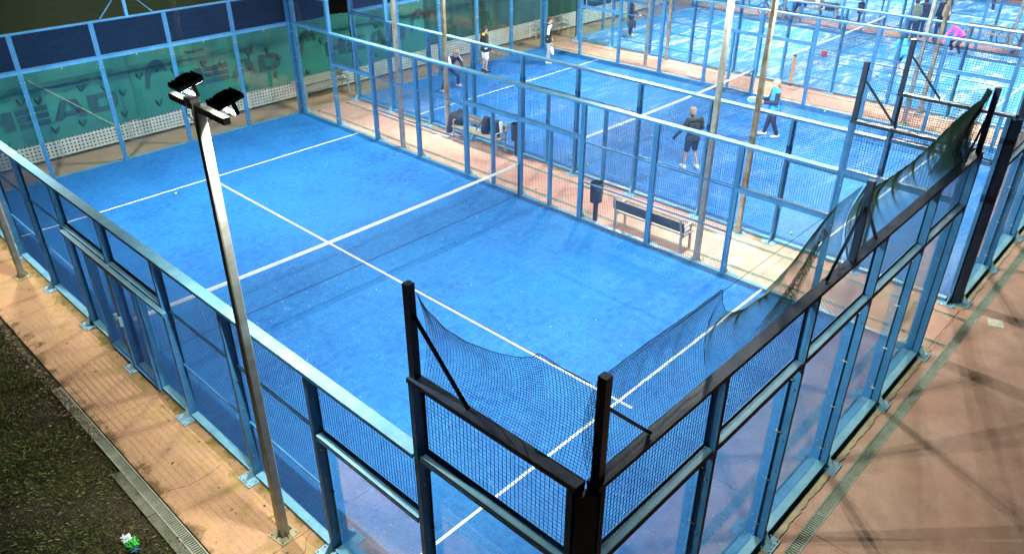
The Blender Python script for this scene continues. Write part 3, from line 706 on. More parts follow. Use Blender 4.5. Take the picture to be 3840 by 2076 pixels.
PL = ('galvanised floodlight pole with two black lamp heads in the left foreground', 'galvanised lamp pole cut by the left edge, beside the tan path',
      'pale lamp pole standing behind the empty bench, its shaft glaring white', 'grey lamp pole in the first gap, left of the bags on the bench',
      'rust-stained lamp pole at the edge of the second court, next to the man in blue', 'grey lamp pole in front of the crouching player in navy',
      'lamp pole between the second and third courts at the near end', 'thin grey lamp pole by the far end of the second gap between the courts',
      'rusty lamp pole at the near end of the third court, seen through the nets', 'rust-brown lamp pole at the far end of the second gap',
      'rust-streaked lamp pole beside the spectator with the pale backpack', 'pale lamp pole in the far end of the third gap',
      'lamp pole at the near end of the farthest court', 'lamp pole at the far end of the farthest court', 'lamp pole right of the farthest court, near end', 'lamp pole right of the farthest court, far end')
k = 0
for c in range(NC):
    x0 = c*PITCH
    for (dx, dr) in ((-.42, 1), (10.32, -1)):
        for y in (4.78, 15.0):
            xx = x0+dx; yy = y
            if c >= 1 and dx < 0: xx = x0-.26
            if dx > 0: xx = x0+10.24
            if c == 1 and dx > 0: xx = x0+10.55
            flood_pole(PL[k % 16], xx, yy-(.05 if k == 0 else 0), dr, RUST if (c >= 1 and dx < 0) else STEEL, rot=R(1.05) if k == 0 else 0.0, power=(1.0, 1.35, .76, .76)[c], single=c >= 2); k += 1

# ------------------------------------------------------------------ far boundary: perforated fence, banners, shade cloth, trees
YF = 21.55
def perf_mesh(w=2.04, z0=.08, z1=.70):
    nx, nz = 19, 6; px, pz = w/nx, (z1-z0)/nz; hx, hz = px*.22, pz*.22; V, F = [], []
    for i in range(nx):
        for j in range(nz):
            cx, cz = (i+.5)*px, z0+(j+.5)*pz; b0 = len(V)
            for y in (-.006, .006):
                V += [(cx-px/2,y,cz-pz/2),(cx+px/2,y,cz-pz/2),(cx+px/2,y,cz+pz/2),(cx-px/2,y,cz+pz/2),(cx-hx,y,cz-hz),(cx+hx,y,cz-hz),(cx+hx,y,cz+hz),(cx-hx,y,cz+hz)]
            for k in range(4):
                q = (k+1) % 4; F += [(b0+k,b0+q,b0+4+q,b0+4+k),(b0+8+q,b0+8+k,b0+12+k,b0+12+q),(b0+4+k,b0+4+q,b0+12+q,b0+12+k)]
    return fastmesh('perforated_panel', V, F, PERF)
PM = perf_mesh(); t = thing('perforated_fence', 'long low pale perforated metal fence behind the far court walls', 'fence', (-3.3, YF, ZG))
frm = MB().box(0, 2.04, -.018, .018, .055, .082).box(0, 2.04, -.018, .018, .70, .715).mesh('panel_frame', PERF)
leg = MB().box(-.02, .02, .135, .175, -.0, 2.62).mesh('fence_post', PERF)
for i in range(27):
    p = put('perforated_panel', PM, t, (i*2.05, 0, .06)); put('panel_frame', frm, p); put('fence_post', leg, t, (i*2.05, .0, 0))
def cloth(name, label, x0, x1, z0, z1, m, y=YF-.05, amp=.012, raggd=.012, cat='banner', group=None, seed=0, sag=.05):
    rg = np.random.default_rng(seed); nx = int((x1-x0)/.08); nz = 22; xs = np.linspace(0, x1-x0, nx+1); v = np.linspace(0, 1, nz+1)
    bot = z0+.03*np.sin(xs*1.1+rg.uniform(0, 6))+np.cumsum(rg.normal(0, raggd*.25, nx+1))*.3; top = z1-sag*np.sin(np.pi*((xs % 2.04)/2.04))
    X, Vv = np.meshgrid(xs, v); Z = bot[None]+(top-bot)[None]*Vv
    Y = amp*np.sin(X*3.1+rg.uniform(0, 6)+Vv*1.5)*(1.2-Vv)+amp*.6*np.sin(X*8+Vv*4)
    G = np.stack([X, Y, Z], -1); G2 = G+np.array([0, .004, 0]); n = (nx+1)*(nz+1)
    idx = np.arange(n).reshape(nz+1, nx+1); F = np.stack([idx[:-1,:-1], idx[:-1,1:], idx[1:,1:], idx[1:,:-1]], -1).reshape(-1, 4)
    t = thing(name, label, cat, (x0, y, ZG), 0, group)
    put('cloth', fastmesh('cloth', np.concatenate([G.reshape(-1,3), G2.reshape(-1,3)]), np.concatenate([F, F[:, ::-1]+n]), m, smooth=True), t)
    return t
def letters(t, x, z, h, w):
    """bold wide block capitals H E A D; x,z lower-left, h height, w letter width"""
    y0, y1 = -.040, -.034; g = w*.14; s = w*.30; b = .26*h
    def prismxz(m, poly):
        k = len(m.v); n = len(poly); m.v += [(px, y0, pz) for px, pz in poly]+[(px, y1, pz) for px, pz in poly]
        m.f += [tuple(k+i for i in range(n)), tuple(k+n+i for i in range(n-1, -1, -1))]+[(k+i, k+n+i, k+n+(i+1) % n, k+(i+1) % n) for i in range(n)]
    def rect(m, a, b_, c, d): prismxz(m, [(a, c), (b_, c), (b_, d), (a, d)])
    cur = x
    m = MB(); rect(m, cur, cur+s, z, z+h); rect(m, cur+w-s, cur+w, z, z+h); rect(m, cur+s, cur+w-s, z+h*.37, z+h*.63); m.build('letter', PRINT, t); cur += w+g
    m = MB()
    for k in range(3): rect(m, cur, cur+w, z+h*.37*k, z+h*.37*k+h*.25)
    m.build('letter', PRINT, t); cur += w+g
    m = MB(); prismxz(m, [(cur, z), (cur+s*.9, z), (cur+w*.56, z+h), (cur+w*.36, z+h)]); prismxz(m, [(cur+w*1.12-s*.95, z), (cur+w*1.12, z), (cur+w*.84, z+h), (cur+w*.565, z+h)])
    rect(m, cur+w*.32, cur+w*.86, z+h*.18, z+h*.40); m.build('letter', PRINT, t); cur += w*1.12+g
    m = MB(); o = [(cur, z), (cur+w*.72, z), (cur+w*.93, z+h*.08), (cur+w, z+h*.28), (cur+w, z+h*.72), (cur+w*.93, z+h*.92), (cur+w*.72, z+h), (cur, z+h)]
    q = [(cur+s, z+b), (cur+w*.62, z+b), (cur+w*.68, z+h*.30), (cur+w*.70, z+h*.36), (cur+w*.70, z+h*.64), (cur+w*.68, z+h*.70), (cur+w*.62, z+h-b), (cur+s, z+h-b)]
    for i in range(8): prismxz(m, [o[i], o[(i+1) % 8], q[(i+1) % 8], q[i]])
    m.build('letter', PRINT, t)
def emblem(t, cx, z, h):
    """arched sweep with a dot under it"""
    y0, y1 = -.040, -.034; m = MB(); A, Bq = [], []
    pts = [(-.36, -.5, .055), (-.33, -.25, .075), (-.25, .02, .09), (-.12, .27, .10), (.05, .42, .10), (.2, .42, .10), (.33, .30, .10), (.42, .12, .08), (.46, .0, .02)]
    for i, (px, pz, wd) in enumerate(pts):
        a = pts[max(0, i-1)]; c = pts[min(len(pts)-1, i+1)]; d = Vector((c[0]-a[0], c[1]-a[1])).normalized(); n = Vector((-d.y, d.x))
        A.append((cx+h*(px+n.x*wd), z+h*(pz+n.y*wd))); Bq.append((cx+h*(px-n.x*wd), z+h*(pz-n.y*wd)))
    for i in range(len(pts)-1):
        k = len(m.v); q = [A[i], A[i+1], Bq[i+1], Bq[i]]
        m.v += [(a, y0, c) for a, c in q]+[(a, y1, c) for a, c in q]; m.f += [(k+3,k+2,k+1,k),(k+4,k+5,k+6,k+7)]+[(k+j,k+(j+1)%4,k+4+(j+1)%4,k+4+j) for j in range(4)]
    m.build('emblem', PRINT, t)
    m = MB(); k = 12; pp = [(cx+h*(.10+.085*math.cos(2*math.pi*i/k)), z+h*(.12+.085*math.sin(2*math.pi*i/k))) for i in range(k)]
    v0 = 0; m.v += [(a, y0, c) for a, c in pp]+[(a, y1, c) for a, c in pp]; m.f += [tuple(range(k)), tuple(range(2*k-1, k-1, -1))]+[(i, k+i, k+(i+1) % k, (i+1) % k) for i in range(k)]
    m.build('emblem_dot', PRINT, t)
FLAP = MB()
for s in (-1, 1):
    k = len(FLAP.v); FLAP.v += [(0, -.014, -.15), (s*.022, -.045, -.09), (s*.050, -.070, .0), (s*.10, -.065, .13), (s*.115, -.03, .02), (s*.065, -.014, -.08)]
    FLAP.f += [(k, k+1, k+5), (k+1, k+2, k+4, k+5), (k+2, k+3, k+4)]
FLAPM = FLAP.mesh('wind_flap', flat('flap_dark_cloth', (.012, .035, .030)))
BL = ('green banner with dark block lettering at the left end of the far fence', 'green banner with dark lettering and web address behind the foreground lamp heads', 'creased green banner with dark lettering behind the gap between the courts')
for i, (x0, x1) in enumerate(((-.2, 5.2), (5.204, 10.6), (10.604, 16.85))):
    t = cloth('banner', BL[i], x0, x1, .66, 2.68, BANNER, seed=20+i, group='green banners on the far fence', amp=.003 if i < 2 else .006)
    ox = (1.06-x0, 6.62-x0, 12.2-x0)[i]
    letters(t, ox, (1.14, 1.26, 1.26)[i], .54, .80)
    for ex in ((.35,), (5.95,), (11.4, 16.45))[i]: emblem(t, ex-x0, 1.90, .80)
    rg = random.Random(40+i)
    for (fx, fz) in [(.3, 2.0), (.75, .95), (1.35, 1.85), (1.75, .8), (2.3, 1.9), (2.9, 1.75), (3.1, .9), (3.75, .95), (3.9, 2.0), (4.6, 1.9), (4.9, 1.0), (5.1, 1.5)]:
        if fx+.2 < x1-x0: put('wind_flap', FLAPM, t, (fx+rg.uniform(-.1, .1), 0, fz+rg.uniform(-.1, .1)))
    if i == 1:
        cu = bpy.data.curves.new('web_address', 'FONT'); cu.body = 'head.com'; cu.size = .17; cu.extrude = .002; cu.offset = .002
        fo = bpy.data.objects.new('tmp', cu); C.objects.link(fo)
        dg = bpy.context.evaluated_depsgraph_get(); me = bpy.data.meshes.new_from_object(fo.evaluated_get(dg)); bpy.data.objects.remove(fo)
        me.materials.clear(); me.materials.append(PRINT); o = put('web_address', me, t, (7.0-x0, -.036, 2.30)); o.rotation_euler = (R(90), 0, 0)
tag(MB().bar((2.5, YF-.12, 2.35), (4.4, YF-.12, .62), .009, n=5).build('rope', flat('pale_rope', (.45, .45, .36))), 'pale rope slanting across the first green banner', 'rope')
cloth('shade_cloth', 'dark green shade cloth hanging behind the back wall of the second court', 16.9, 27.2, .72, 3.9, SHADE, y=YF+.075, amp=.035, cat='shade cloth', seed=31, group='dark shade cloths')
cloth('shade_cloth', 'dark green shade cloth behind the back wall of the third court', 27.6, 50.0, .95, 3.9, SHADE, y=YF+.075, amp=.035, cat='shade cloth', seed=32, group='dark shade cloths')
def tree(label, x, y, h, r, seed):
    rg = random.Random(seed); t = thing('tree', label, 'tree', (x, y, -.12), 0, 'dark trees behind the far fence')
    b = MB(); p = Vector((0, 0, 0)); rr = r; limbs = []
    for i in range(10):
        q = p+Vector((rg.uniform(-.08, .08), rg.uniform(-.08, .08), h/9)); b.bar(p, q, rr, rr*.9, n=9, caps=False); p = q; rr *= .9
        if i >= 7: limbs.append((q.copy(), rr))
    for (q, w) in limbs:
        for k in range(2):
            a = rg.uniform(0, 6.28); e = q+Vector((math.cos(a)*1.6, math.sin(a)*1.6, rg.uniform(.6, 1.4))); b.bar(q, e, w*.55, w*.15, n=6, caps=False)
    b.build('trunk', BARK, t, smooth=True)
    n = 2600; rgn = np.random.default_rng(seed); cl = rgn.normal(0, 1, (34, 3))*np.array([1.5, 1.5, .8])+np.array([0, 0, h*1.25])
    P = cl[rgn.integers(0, 34, n)]+rgn.normal(0, .38, (n, 3)); d = rgn.normal(0, 1, (n, 3)); d /= np.linalg.norm(d, axis=1)[:, None]; e = np.cross(d, rgn.normal(0, 1, (n, 3))); e /= np.linalg.norm(e, axis=1)[:, None]
    V = np.stack([P-d*.11, P+e*.05, P+d*.11, P-e*.05], 1).reshape(-1, 3)
    put('crown', fastmesh('crown', V, np.arange(4*n).reshape(n, 4), LEAF), t)
for i, (x, y, h, r, lb) in enumerate(((2.2, 24.5, 6.0, .20, 'dark tree trunk dimly seen behind the first green banner'), (8.6, 25.2, 6.5, .16, 'slim dark tree behind the second green banner'),
        (12.9, 24.6, 6.2, .22, 'brown tree trunk behind the creased banner'), (17.15, 22.7, 5.5, .17, 'reddish brown trunk at the torn edge of the creased banner'), (23.5, 25.0, 6.2, .2, 'dark tree behind the shade cloth of the second court'))):
    tree(lb, x, y, h, r, 60+i)

# ------------------------------------------------------------------ benches, bins
def bench(label, x, y, face, L=1.95):
    """face=+1: seat looks towards +x; x,y = back foot line centre"""
    t = thing('bench', label, 'bench', (x, y, ZG), 0 if face > 0 else math.pi, 'park benches between the courts')
    for s in (-1, 1):
        yy = s*(L/2-.06); b = MB()
        b.rbar((.02, yy, 0), (.03, yy, .46), .05, .05); b.rbar((.03, yy, .46), (-.07, yy, .90), .045, .04)
        b.rbar((.45, yy, 0), (.41, yy, .42), .05, .05); b.rbar((.03, yy, .41), (.44, yy, .43), .045, .035)
        b.rbar((-.02, yy, .64), (.42, yy, .66), .05, .03); b.rbar((.41, yy, .43), (.42, yy, .65), .04, .035)
        b.build('leg', CASTM, t)
    for k in range(4): MB().box(.075+k*.098, .160+k*.098, -L/2, L/2, .448, .478).build('seat_slat', WOODL, t)
    for k in range(2):
        z = .62+k*.125; o = MB().rbar((.012-k*.028, -L/2, z), (.012-k*.028, L/2, z), .028, .112).build('back_slat', WOODD if face > 0 else WOODL, t)
    return t
bench('empty park bench with a dark backrest beside the litter bin', 10.20, 6.13, 1)
bench('park bench heaped with dark sports bags beyond the nearest court', 12.16, 13.45, -1)
bench('far park bench with bags, in the third gap near the top edge', 36.85, 13.95, -1)
bench('far park bench beside the bicycle at the right edge', 36.80, 6.1, -1, 1.8)
bench('park bench behind glass by the perforated fence, first gap', 11.65, 21.30, -1, 1.9).rotation_euler = (0, 0, -math.pi/2)
bench('park bench by the perforated fence left of the third court', 24.2, 21.30, -1, 1.9).rotation_euler = (0, 0, -math.pi/2)
def litter_bin(label, x, y):
    t = thing('litter_bin', label, 'bin', (x, y, ZG), 0, 'black litter bins on posts')
    MB().box(-.035, .035, -.05, .05, 0, .60).build('post', BPLASTIC, t)
    b = MB(); N = 16; prof = [(.125, .50), (.16, .52), (.175, .98), (.185, .985), (.185, 1.01), (.168, 1.01), (.16, .75)]
    for (r, z) in prof:
        for i in range(N):
            a = 2*math.pi*i/N; b.v.append((r*math.cos(a), r*.9*math.sin(a), z))
    for j in range(len(prof)-1):
        for i in range(N): b.f.append((j*N+i, j*N+(i+1) % N, (j+1)*N+(i+1) % N, (j+1)*N+i))
    b.f.append(tuple(range(N-1, -1, -1))); b.f.append(tuple(6*N+i for i in range(N)))
    b.build('basket', BPLASTIC, t)
litter_bin('black litter bin on a post next to the empty bench', 10.30, 7.70)
litter_bin('black litter bin behind the net post beyond the nearest court', 12.10, 12.05)
litter_bin('black litter bin in the third gap near the top edge', 36.7, 11.9)

# ------------------------------------------------------------------ smooth solids from distance fields
def sdf_mesh(name, prims, m, h=.014, k=.02, cut=None):
    pr = [(np.array(a, float), np.array(b_, float), ra, rb) for a, b_, ra, rb in prims]
    lo = np.min([np.minimum(p[0], p[1])-max(p[2], p[3]) for p in pr], 0)-2.5*h; hi = np.max([np.maximum(p[0], p[1])+max(p[2], p[3]) for p in pr], 0)+2.5*h
    n = np.ceil((hi-lo)/h).astype(int)+1; F = np.full(n, 10.0)
    ax = [lo[i]+h*np.arange(n[i]) for i in range(3)]
    for a, b_, ra, rb in pr:
        mr = max(ra, rb)+.07; l = np.minimum(a, b_)-mr; u = np.maximum(a, b_)+mr
        i0 = np.clip(((l-lo)/h).astype(int), 0, n-1); i1 = np.clip(((u-lo)/h).astype(int)+2, 1, n)
        X = ax[0][i0[0]:i1[0], None, None]; Y = ax[1][None, i0[1]:i1[1], None]; Z = ax[2][None, None, i0[2]:i1[2]]
        d = b_-a; L = d@d+1e-12; t = np.clip(((X-a[0])*d[0]+(Y-a[1])*d[1]+(Z-a[2])*d[2])/L, 0, 1)
        D_ = np.sqrt((X-a[0]-t*d[0])**2+(Y-a[1]-t*d[1])**2+(Z-a[2]-t*d[2])**2)-(ra+(rb-ra)*t)
        S = F[i0[0]:i1[0], i0[1]:i1[1], i0[2]:i1[2]]; q = np.clip(.5+.5*(S-D_)/k, 0, 1)
        F[i0[0]:i1[0], i0[1]:i1[1], i0[2]:i1[2]] = S*(1-q)+D_*q-k*q*(1-q)
    if cut is not None:
        X, Y, Z = np.meshgrid(*ax, indexing='ij'); F = np.maximum(F, cut(X, Y, Z))
    s = F < 0; c = np.zeros(n-1); ps = np.zeros(tuple(n-1)+(3,)); cnt = np.zeros(n-1)
    offs = [(i, j, kk) for i in (0, 1) for j in (0, 1) for kk in (0, 1)]
    sl = lambda o: tuple(slice(o[i], n[i]-1+o[i]) for i in range(3))
    for o in offs:
        for axx in range(3):
            if o[axx]: continue
            o2 = list(o); o2[axx] = 1; f0, f1 = F[sl(o)], F[sl(tuple(o2))]; cr = (f0 < 0) != (f1 < 0)
            t = np.where(cr, f0/np.where(cr, f0-f1, 1), 0)
            for d in range(3): ps[..., d] += np.where(cr, o[d]+(t if d == axx else 0), 0)
            cnt += cr
    act = cnt > 0; idx = np.full(n-1, -1); idx[act] = np.arange(act.sum())
    I = np.argwhere(act); V = lo+h*(I+ps[act]/cnt[act][:, None]); Q = []
    for axx in range(3):
        b1, b2 = (axx+1) % 3, (axx+2) % 3
        s0 = [slice(1, n[i]-1) for i in range(3)]; s1 = list(s0); s0[axx] = slice(0, n[axx]-1); s1[axx] = slice(1, n[axx])
        a, d = s[tuple(s0)], s[tuple(s1)]; E = np.argwhere(a != d)
        if not len(E): continue
        fl = a[tuple(E.T)]; E = E.copy(); 
        for i in range(3):
            if i != axx: E[:, i] += 1
        def cell(u, v):
            K = E.copy(); K[:, b1] += u; K[:, b2] += v; return idx[tuple(K.T)]
        q = np.stack([cell(-1, -1), cell(0, -1), cell(0, 0), cell(-1, 0)], 1); q[~fl] = q[~fl][:, ::-1]; Q.append(q)
    return fastmesh(name, V, np.concatenate(Q), m, smooth=True)
SKIN = flat('skin', (.50, .29, .19), .6); HAIRD = flat('dark_hair', (.025, .016, .010)); HAIRG = flat('grey_hair', (.22, .175, .13)); EYE = flat('dark_eye', (.01, .01, .01))
def person(label, loc, face, top, legs, shoes, hair=HAIRD, J=None, sleeves=True, shorts=False, bald=False, collar=None, stripe=None, scale=1.0, gloves=None, longcoat=False, body_lean=0.0):
    """J overrides joints; local frame: +y is forward, +x the person's right"""
    j = dict(pel=(0,0,.95), chest=(0,.01,1.27), neck=(0,.0,1.46), head=(0,.03,1.63),
             shr=(.185,0,1.42), elr=(.25,-.02,1.14), wrr=(.24,.10,.90), shl=(-.185,0,1.42), ell=(-.25,-.02,1.14), wrl=(-.24,.10,.90),
             hir=(.095,0,.92), knr=(.11,.03,.50), anr=(.12,-.02,.09), hil=(-.095,0,.92), knl=(-.11,.03,.50), anl=(-.12,-.02,.09))
    if J: j.update(J)
    j = {k_: Vector(v_) for k_, v_ in j.items()}
    t = thing('person', label, 'person', loc, math.atan2(-face[0], face[1]), None); t.scale = (scale,)*3
    def torso(e):
        a, c = j['pel'], j['chest']; s = (j['shr']-j['shl']).normalized(); w = (j['hir']-j['hil']).normalized()
        return [(a+w*.075, c+s*.095, .105+e, .095+e), (a-w*.075, c-s*.095, .105+e, .095+e), (a, c, .11+e, .105+e), (j['shr'], j['shl'], .062+e, .062+e), (c, j['neck'], .10+e, .06+e), (j['hir'], j['hil'], .105+e, .105+e)]
    def arm(S, e, r=(.052, .043, .040, .030)): return [(j['sh'+S], j['el'+S], r[0]+e, r[1]+e), (j['el'+S], j['wr'+S], r[2]+e, r[3]+e)]
    def lg(S, e): return [(j['hi'+S], j['kn'+S], .088+e, .058+e), (j['kn'+S], j['an'+S], .055+e, .038+e)]
    def toe(S): return j['an'+S]+Vector((.02 if S == 'r' else -.02, .155, -.045))
    def hand(S):
        w = j['wr'+S]; d = (w-j['el'+S]).normalized(); side = d.cross(Vector((0, 1, .2))).normalized(); f = [(w, w+d*.075, .026, .034)]
        for q in range(4):
            b0 = w+d*.085+side*(.024*(q-1.5)*.8); m1 = b0+d*.04+Vector((0, .012, 0)); f += [(b0, m1, .0105, .010), (m1, m1+d*.025+Vector((0, .022, 0)), .010, .009)]
        b0 = w+d*.02+side*.03; f.append((b0, b0+d*.035+side*.022+Vector((0, .02, 0)), .012, .010)); return f
    hd = j['head']; up_ = (hd-j['neck']).normalized()
    fwd = Vector((0, 1, 0)); fwd = (fwd-up_*fwd.dot(up_)).normalized(); rt_ = fwd.cross(up_)
    headp = [(j['neck'], hd-up_*.05, .055, .058), (hd-up_*.045+fwd*.012, hd+up_*.045-fwd*.008, .078, .094), (hd-up_*.085+fwd*.035, hd-up_*.06+fwd*.045, .040, .045),
             (hd+fwd*.088-up_*.005, hd+fwd*.108-up_*.028, .011, .016), (hd+rt_*.088-up_*.02, hd+rt_*.09+up_*.012, .016, .02), (hd-rt_*.088-up_*.02, hd-rt_*.09+up_*.012, .016, .02)]
    body = torso(-.012)+headp+hand('r')+hand('l')
    for S in 'rl': body += arm(S, -.006)+lg(S, -.008)+[(j['an'+S], toe(S), .036, .028)]
    put('body', sdf_mesh('body', body, SKIN, .0125, .022), t)
    f = MB()
    for s in (-1, 1): f.sphere(tuple(hd+fwd*.083+rt_*(.033*s)+up_*.012), .012, 6, 4)
    f.build('eye', EYE, t)
    f = MB().cbox((0, 0, 0), (.045, .008, .010)); mo = f.build('mouth', flat('lips', (.30, .10, .08)), t, tuple(hd+fwd*.083-up_*.058))
    tp = torso(.006)+[(j['neck']-up_*.05, j['neck'], .075, .066)]
    for S in 'rl': tp += [(j['sh'+S], j['el'+S], .070, .060)]+([(j['el'+S], j['wr'+S], .058, .046)] if sleeves else [])
    if longcoat: tp += [(j['pel'], (j['knr']+j['knl'])/2+Vector((0, 0, .10)), .16, .18)]
    else: tp += [(j['hir']-Vector((0,0,.03)), j['hil']-Vector((0,0,.03)), .128, .128)]
    put('jacket' if sleeves else 'shirt', sdf_mesh('top', tp, top, .014, .03), t)
    tr = [(j['hir'], j['hil'], .122, .122)]
    for S in 'rl':
        if shorts:
            kk = j['hi'+S].lerp(j['kn'+S], .82); tr += [(j['hi'+S], kk, .105, .092)]
        else: tr += [(j['hi'+S], j['kn'+S], .102, .074), (j['kn'+S], j['an'+S].lerp(j['kn'+S], .06), .074, .060)]
    put('shorts' if shorts else 'trousers', sdf_mesh('legs', tr, legs, .014, .03), t)
    for S in 'rl':
        a = j['an'+S]; q = toe(S); put('shoe', sdf_mesh('shoe', [(a-Vector((0, .045, .04)), q, .047, .040), (a, a-Vector((0, .03, .045)), .048, .045), (a-Vector((0,.06,.065)), q-Vector((0,0,.02)), .028, .030)], shoes, .012, .02), t)
    if not bald:
        hc = hd+up_*.018-fwd*.012
        put('hair', sdf_mesh('hair', [(hd-up_*.035-fwd*.02, hd+up_*.05-fwd*.012, .092, .102)], hair, .011, .02,
            cut=lambda X, Y, Z: ((X-hd.x)*fwd.x+(Y-hd.y)*fwd.y+(Z-hd.z)*fwd.z)*.9-((X-hd.x)*up_.x+(Y-hd.y)*up_.y+(Z-hd.z)*up_.z)*.8-.002), t)
    else:
        put('hair', sdf_mesh('hair', [(hd-up_*.04-fwd*.03, hd-up_*.01-fwd*.025, .086, .090)], hair, .011, .02, cut=lambda X, Y, Z: ((X-hd.x)*fwd.x+(Y-hd.y)*fwd.y+(Z-hd.z)*fwd.z)+.02), t)
    if collar: put('hood', sdf_mesh('hood', [(j['neck']+Vector((.06,-.04,-.01)), j['neck']+Vector((-.06,-.04,-.01)), .055, .055), (j['neck']+Vector((.07,.0,-.02)), j['neck']+Vector((.02,.08,-.06)), .04, .035), (j['neck']+Vector((-.07,.0,-.02)), j['neck']+Vector((-.02,.08,-.06)), .04, .035)], collar, .013, .03), t)
    if stripe:
        for S in 'rl':
            o_ = Vector((.022 if S == 'r' else -.022, .0, .012))
            put('sleeve_stripe', sdf_mesh('stripe', [(j['sh'+S]+o_, j['el'+S].lerp(j['sh'+S], .05)+o_, .062, .050)], stripe, .012, .02), t)
    if gloves:
        put('glove', sdf_mesh('glove', [(j['wr'+'l'], j['wrl']+(j['wrl']-j['ell']).normalized()*.12, .036, .05)], gloves, .012, .02), t)
    return t, j
def world_pt(t, p): return Matrix.LocRotScale(t.location, t.rotation_euler, t.scale) @ Vector(p)
def racket(label, grip, tip_dir, normal, col, m2=None):
    """grip point, direction to the head, face normal (world)"""
    d = Vector(tip_dir).normalized(); nn = Vector(normal); nn = (nn-d*nn.dot(d)).normalized(); sd = d.cross(nn)
    t = thing('racket', label, 'racket', grip, 0, None); t.rotation_euler = Matrix((sd, d, nn)).transposed().to_euler()
    MB().bar((0, -.06, 0), (0, .10, 0), .017, .017, n=8).build('handle', BPLASTIC, t)
    N = 20; out = [(.128*math.cos(2*math.pi*i/N)*(1-.10*math.sin(2*math.pi*i/N+math.pi)), .275+.145*math.sin(2*math.pi*i/N)) for i in range(N)]
    b = MB().prism(out, -.018, .018); b.build('face', col, t)
    rim = MB()
    for i in range(N): rim.bar((out[i][0], out[i][1], 0), (out[(i+1) % N][0], out[(i+1) % N][1], 0), .021, n=6, caps=False)
    rim.bar((-.05, .145, 0), (-.012, .09, 0), .014, n=6); rim.bar((.05, .145, 0), (.012, .09, 0), .014, n=6)
    rim.build('rim', m2 or BPLASTIC, t); return t
def fl(n_, c_): return flat(n_, c_)
NAVY = fl('navy_cloth', (.014, .020, .055)); BLKC = fl('black_cloth', (.012, .012, .014)); GREYT = fl('grey_cloth', (.26, .27, .29)); WHT = fl('white_cloth', (.72, .72, .70)); CHAR = fl('charcoal_cloth', (.030, .036, .036))
YEL = fl('yellow_cloth', (.55, .36, .03)); AZURE = fl('azure_cloth', (.03, .27, .62)); TURQ = fl('turquoise_cloth', (.05, .45, .62)); PINK = fl('pink_cloth', (.72, .10, .48)); REDC = fl('red_cloth', (.60, .04, .05)); SAGE = fl('sage_cloth', (.13, .19, .16))
LIME = fl('lime_shoe', (.55, .70, .25)); PALEG = fl('pale_green', (.50, .66, .50))
# crouching player, court two, far left
t, j = person('crouching player in navy top with white shoulder stripes, behind a lamp pole', (15.25, 18.30, 0), (.1, -1), NAVY, NAVY, WHT, HAIRG, stripe=WHT,
    J=dict(pel=(0,-.16,.80), chest=(0,.10,1.08), neck=(0,.24,1.22), head=(0,.34,1.36), shr=(.19,.18,1.19), shl=(-.19,.18,1.19), elr=(.30,.30,.96), wrr=(.16,.50,.88), ell=(-.30,.30,.96), wrl=(-.10,.52,.86),
           hir=(.11,-.15,.78), hil=(-.11,-.15,.78), knr=(.34,.08,.46), knl=(-.34,.08,.46), anr=(.46,-.04,.09), anl=(-.46,-.04,.09)))
racket('pale racket held low by the crouching navy player', world_pt(t, (-.05, .56, .86)), (-.6, -.5, .2), (0, -.3, 1), WHT)
t, j = person('player in black jacket with yellow hood and pale shorts, behind a blue post', (17.75, 19.02, 0), (.95, -.3), BLKC, WHT, BLKC, HAIRD, shorts=True, collar=YEL, gloves=YEL,
    J=dict(ell=(-.27,.0,1.16), wrl=(-.2,.22,1.05), elr=(.26,-.04,1.15), wrr=(.26,.12,.92)))
racket('yellow racket hanging beside the player with the yellow hood', world_pt(t, (-.18, .30, 1.0)), (-.3, .75, -.15), (.7, .3, .3), YEL, YEL)
t, j = person('standing man in black zip jacket and grey trousers, far corner of second court', (20.52, 18.14, 0), (.72, -.70), BLKC, GREYT, WHT, HAIRD, collar=None, stripe=WHT,
    J=dict(elr=(.26,-.05,1.14), wrr=(.27,.06,.88), ell=(-.27,-.03,1.14), wrl=(-.30,.12,.90)), scale=1.03)
put('undershirt', sdf_mesh('undershirt', [((0, .10, 1.30), (0, .075, 1.44), .020, .055)], WHT, .011, .02), t)
racket('white racket hanging from the hand of the man in grey trousers', world_pt(t, (.27, .09, .80)), (.05, -.2, -1), (.4, -.8, .1), WHT, WHT)
t, j = person('grey-haired man in charcoal shirt and dark shorts seen from behind at the net', (14.70, 7.76, 0), (.55, .83), CHAR, fl('dark_shorts', (.02, .025, .045)), WHT, HAIRG, shorts=True, sleeves=True,
    J=dict(pel=(0,-.02,.95), chest=(-.02,.03,1.27), neck=(-.03,.06,1.46), head=(-.05,.10,1.62), elr=(.27,.05,1.17), wrr=(.26,.26,1.05), ell=(-.33,.02,1.19), wrl=(-.44,.12,.98), knr=(.13,.08,.50), anr=(.17,-.10,.10), knl=(-.12,.06,.50), anl=(-.17,.02,.09)), gloves=BLKC)
racket('dark racket in front of the man in charcoal', world_pt(t, (.26, .32, 1.02)), (.7, .6, .35), (.3, -.5, .6), fl('mauve_face', (.38, .25, .45)))
t, j = person('bald man in azure vest with navy sleeves and navy trousers', (18.69, 7.38, 0), (-.70, .71), AZURE, NAVY, WHT, fl('thin_hair', (.30, .20, .13)), bald=True,
    J=dict(elr=(.25,.04,1.12), wrr=(.10,.30,1.10), ell=(-.25,.04,1.12), wrl=(-.08,.32,1.08), knr=(.12,.03,.50), anr=(.14,.12,.09), knl=(-.12,-.02,.50), anl=(-.15,-.18,.09)), scale=1.02)
for S in 'rl':
    put('sleeve', sdf_mesh('sleeve', [(j['sh'+S]*1.0, j['el'+S], .074, .064), (j['el'+S], j['wr'+S], .062, .050)], NAVY, .013, .03), t)
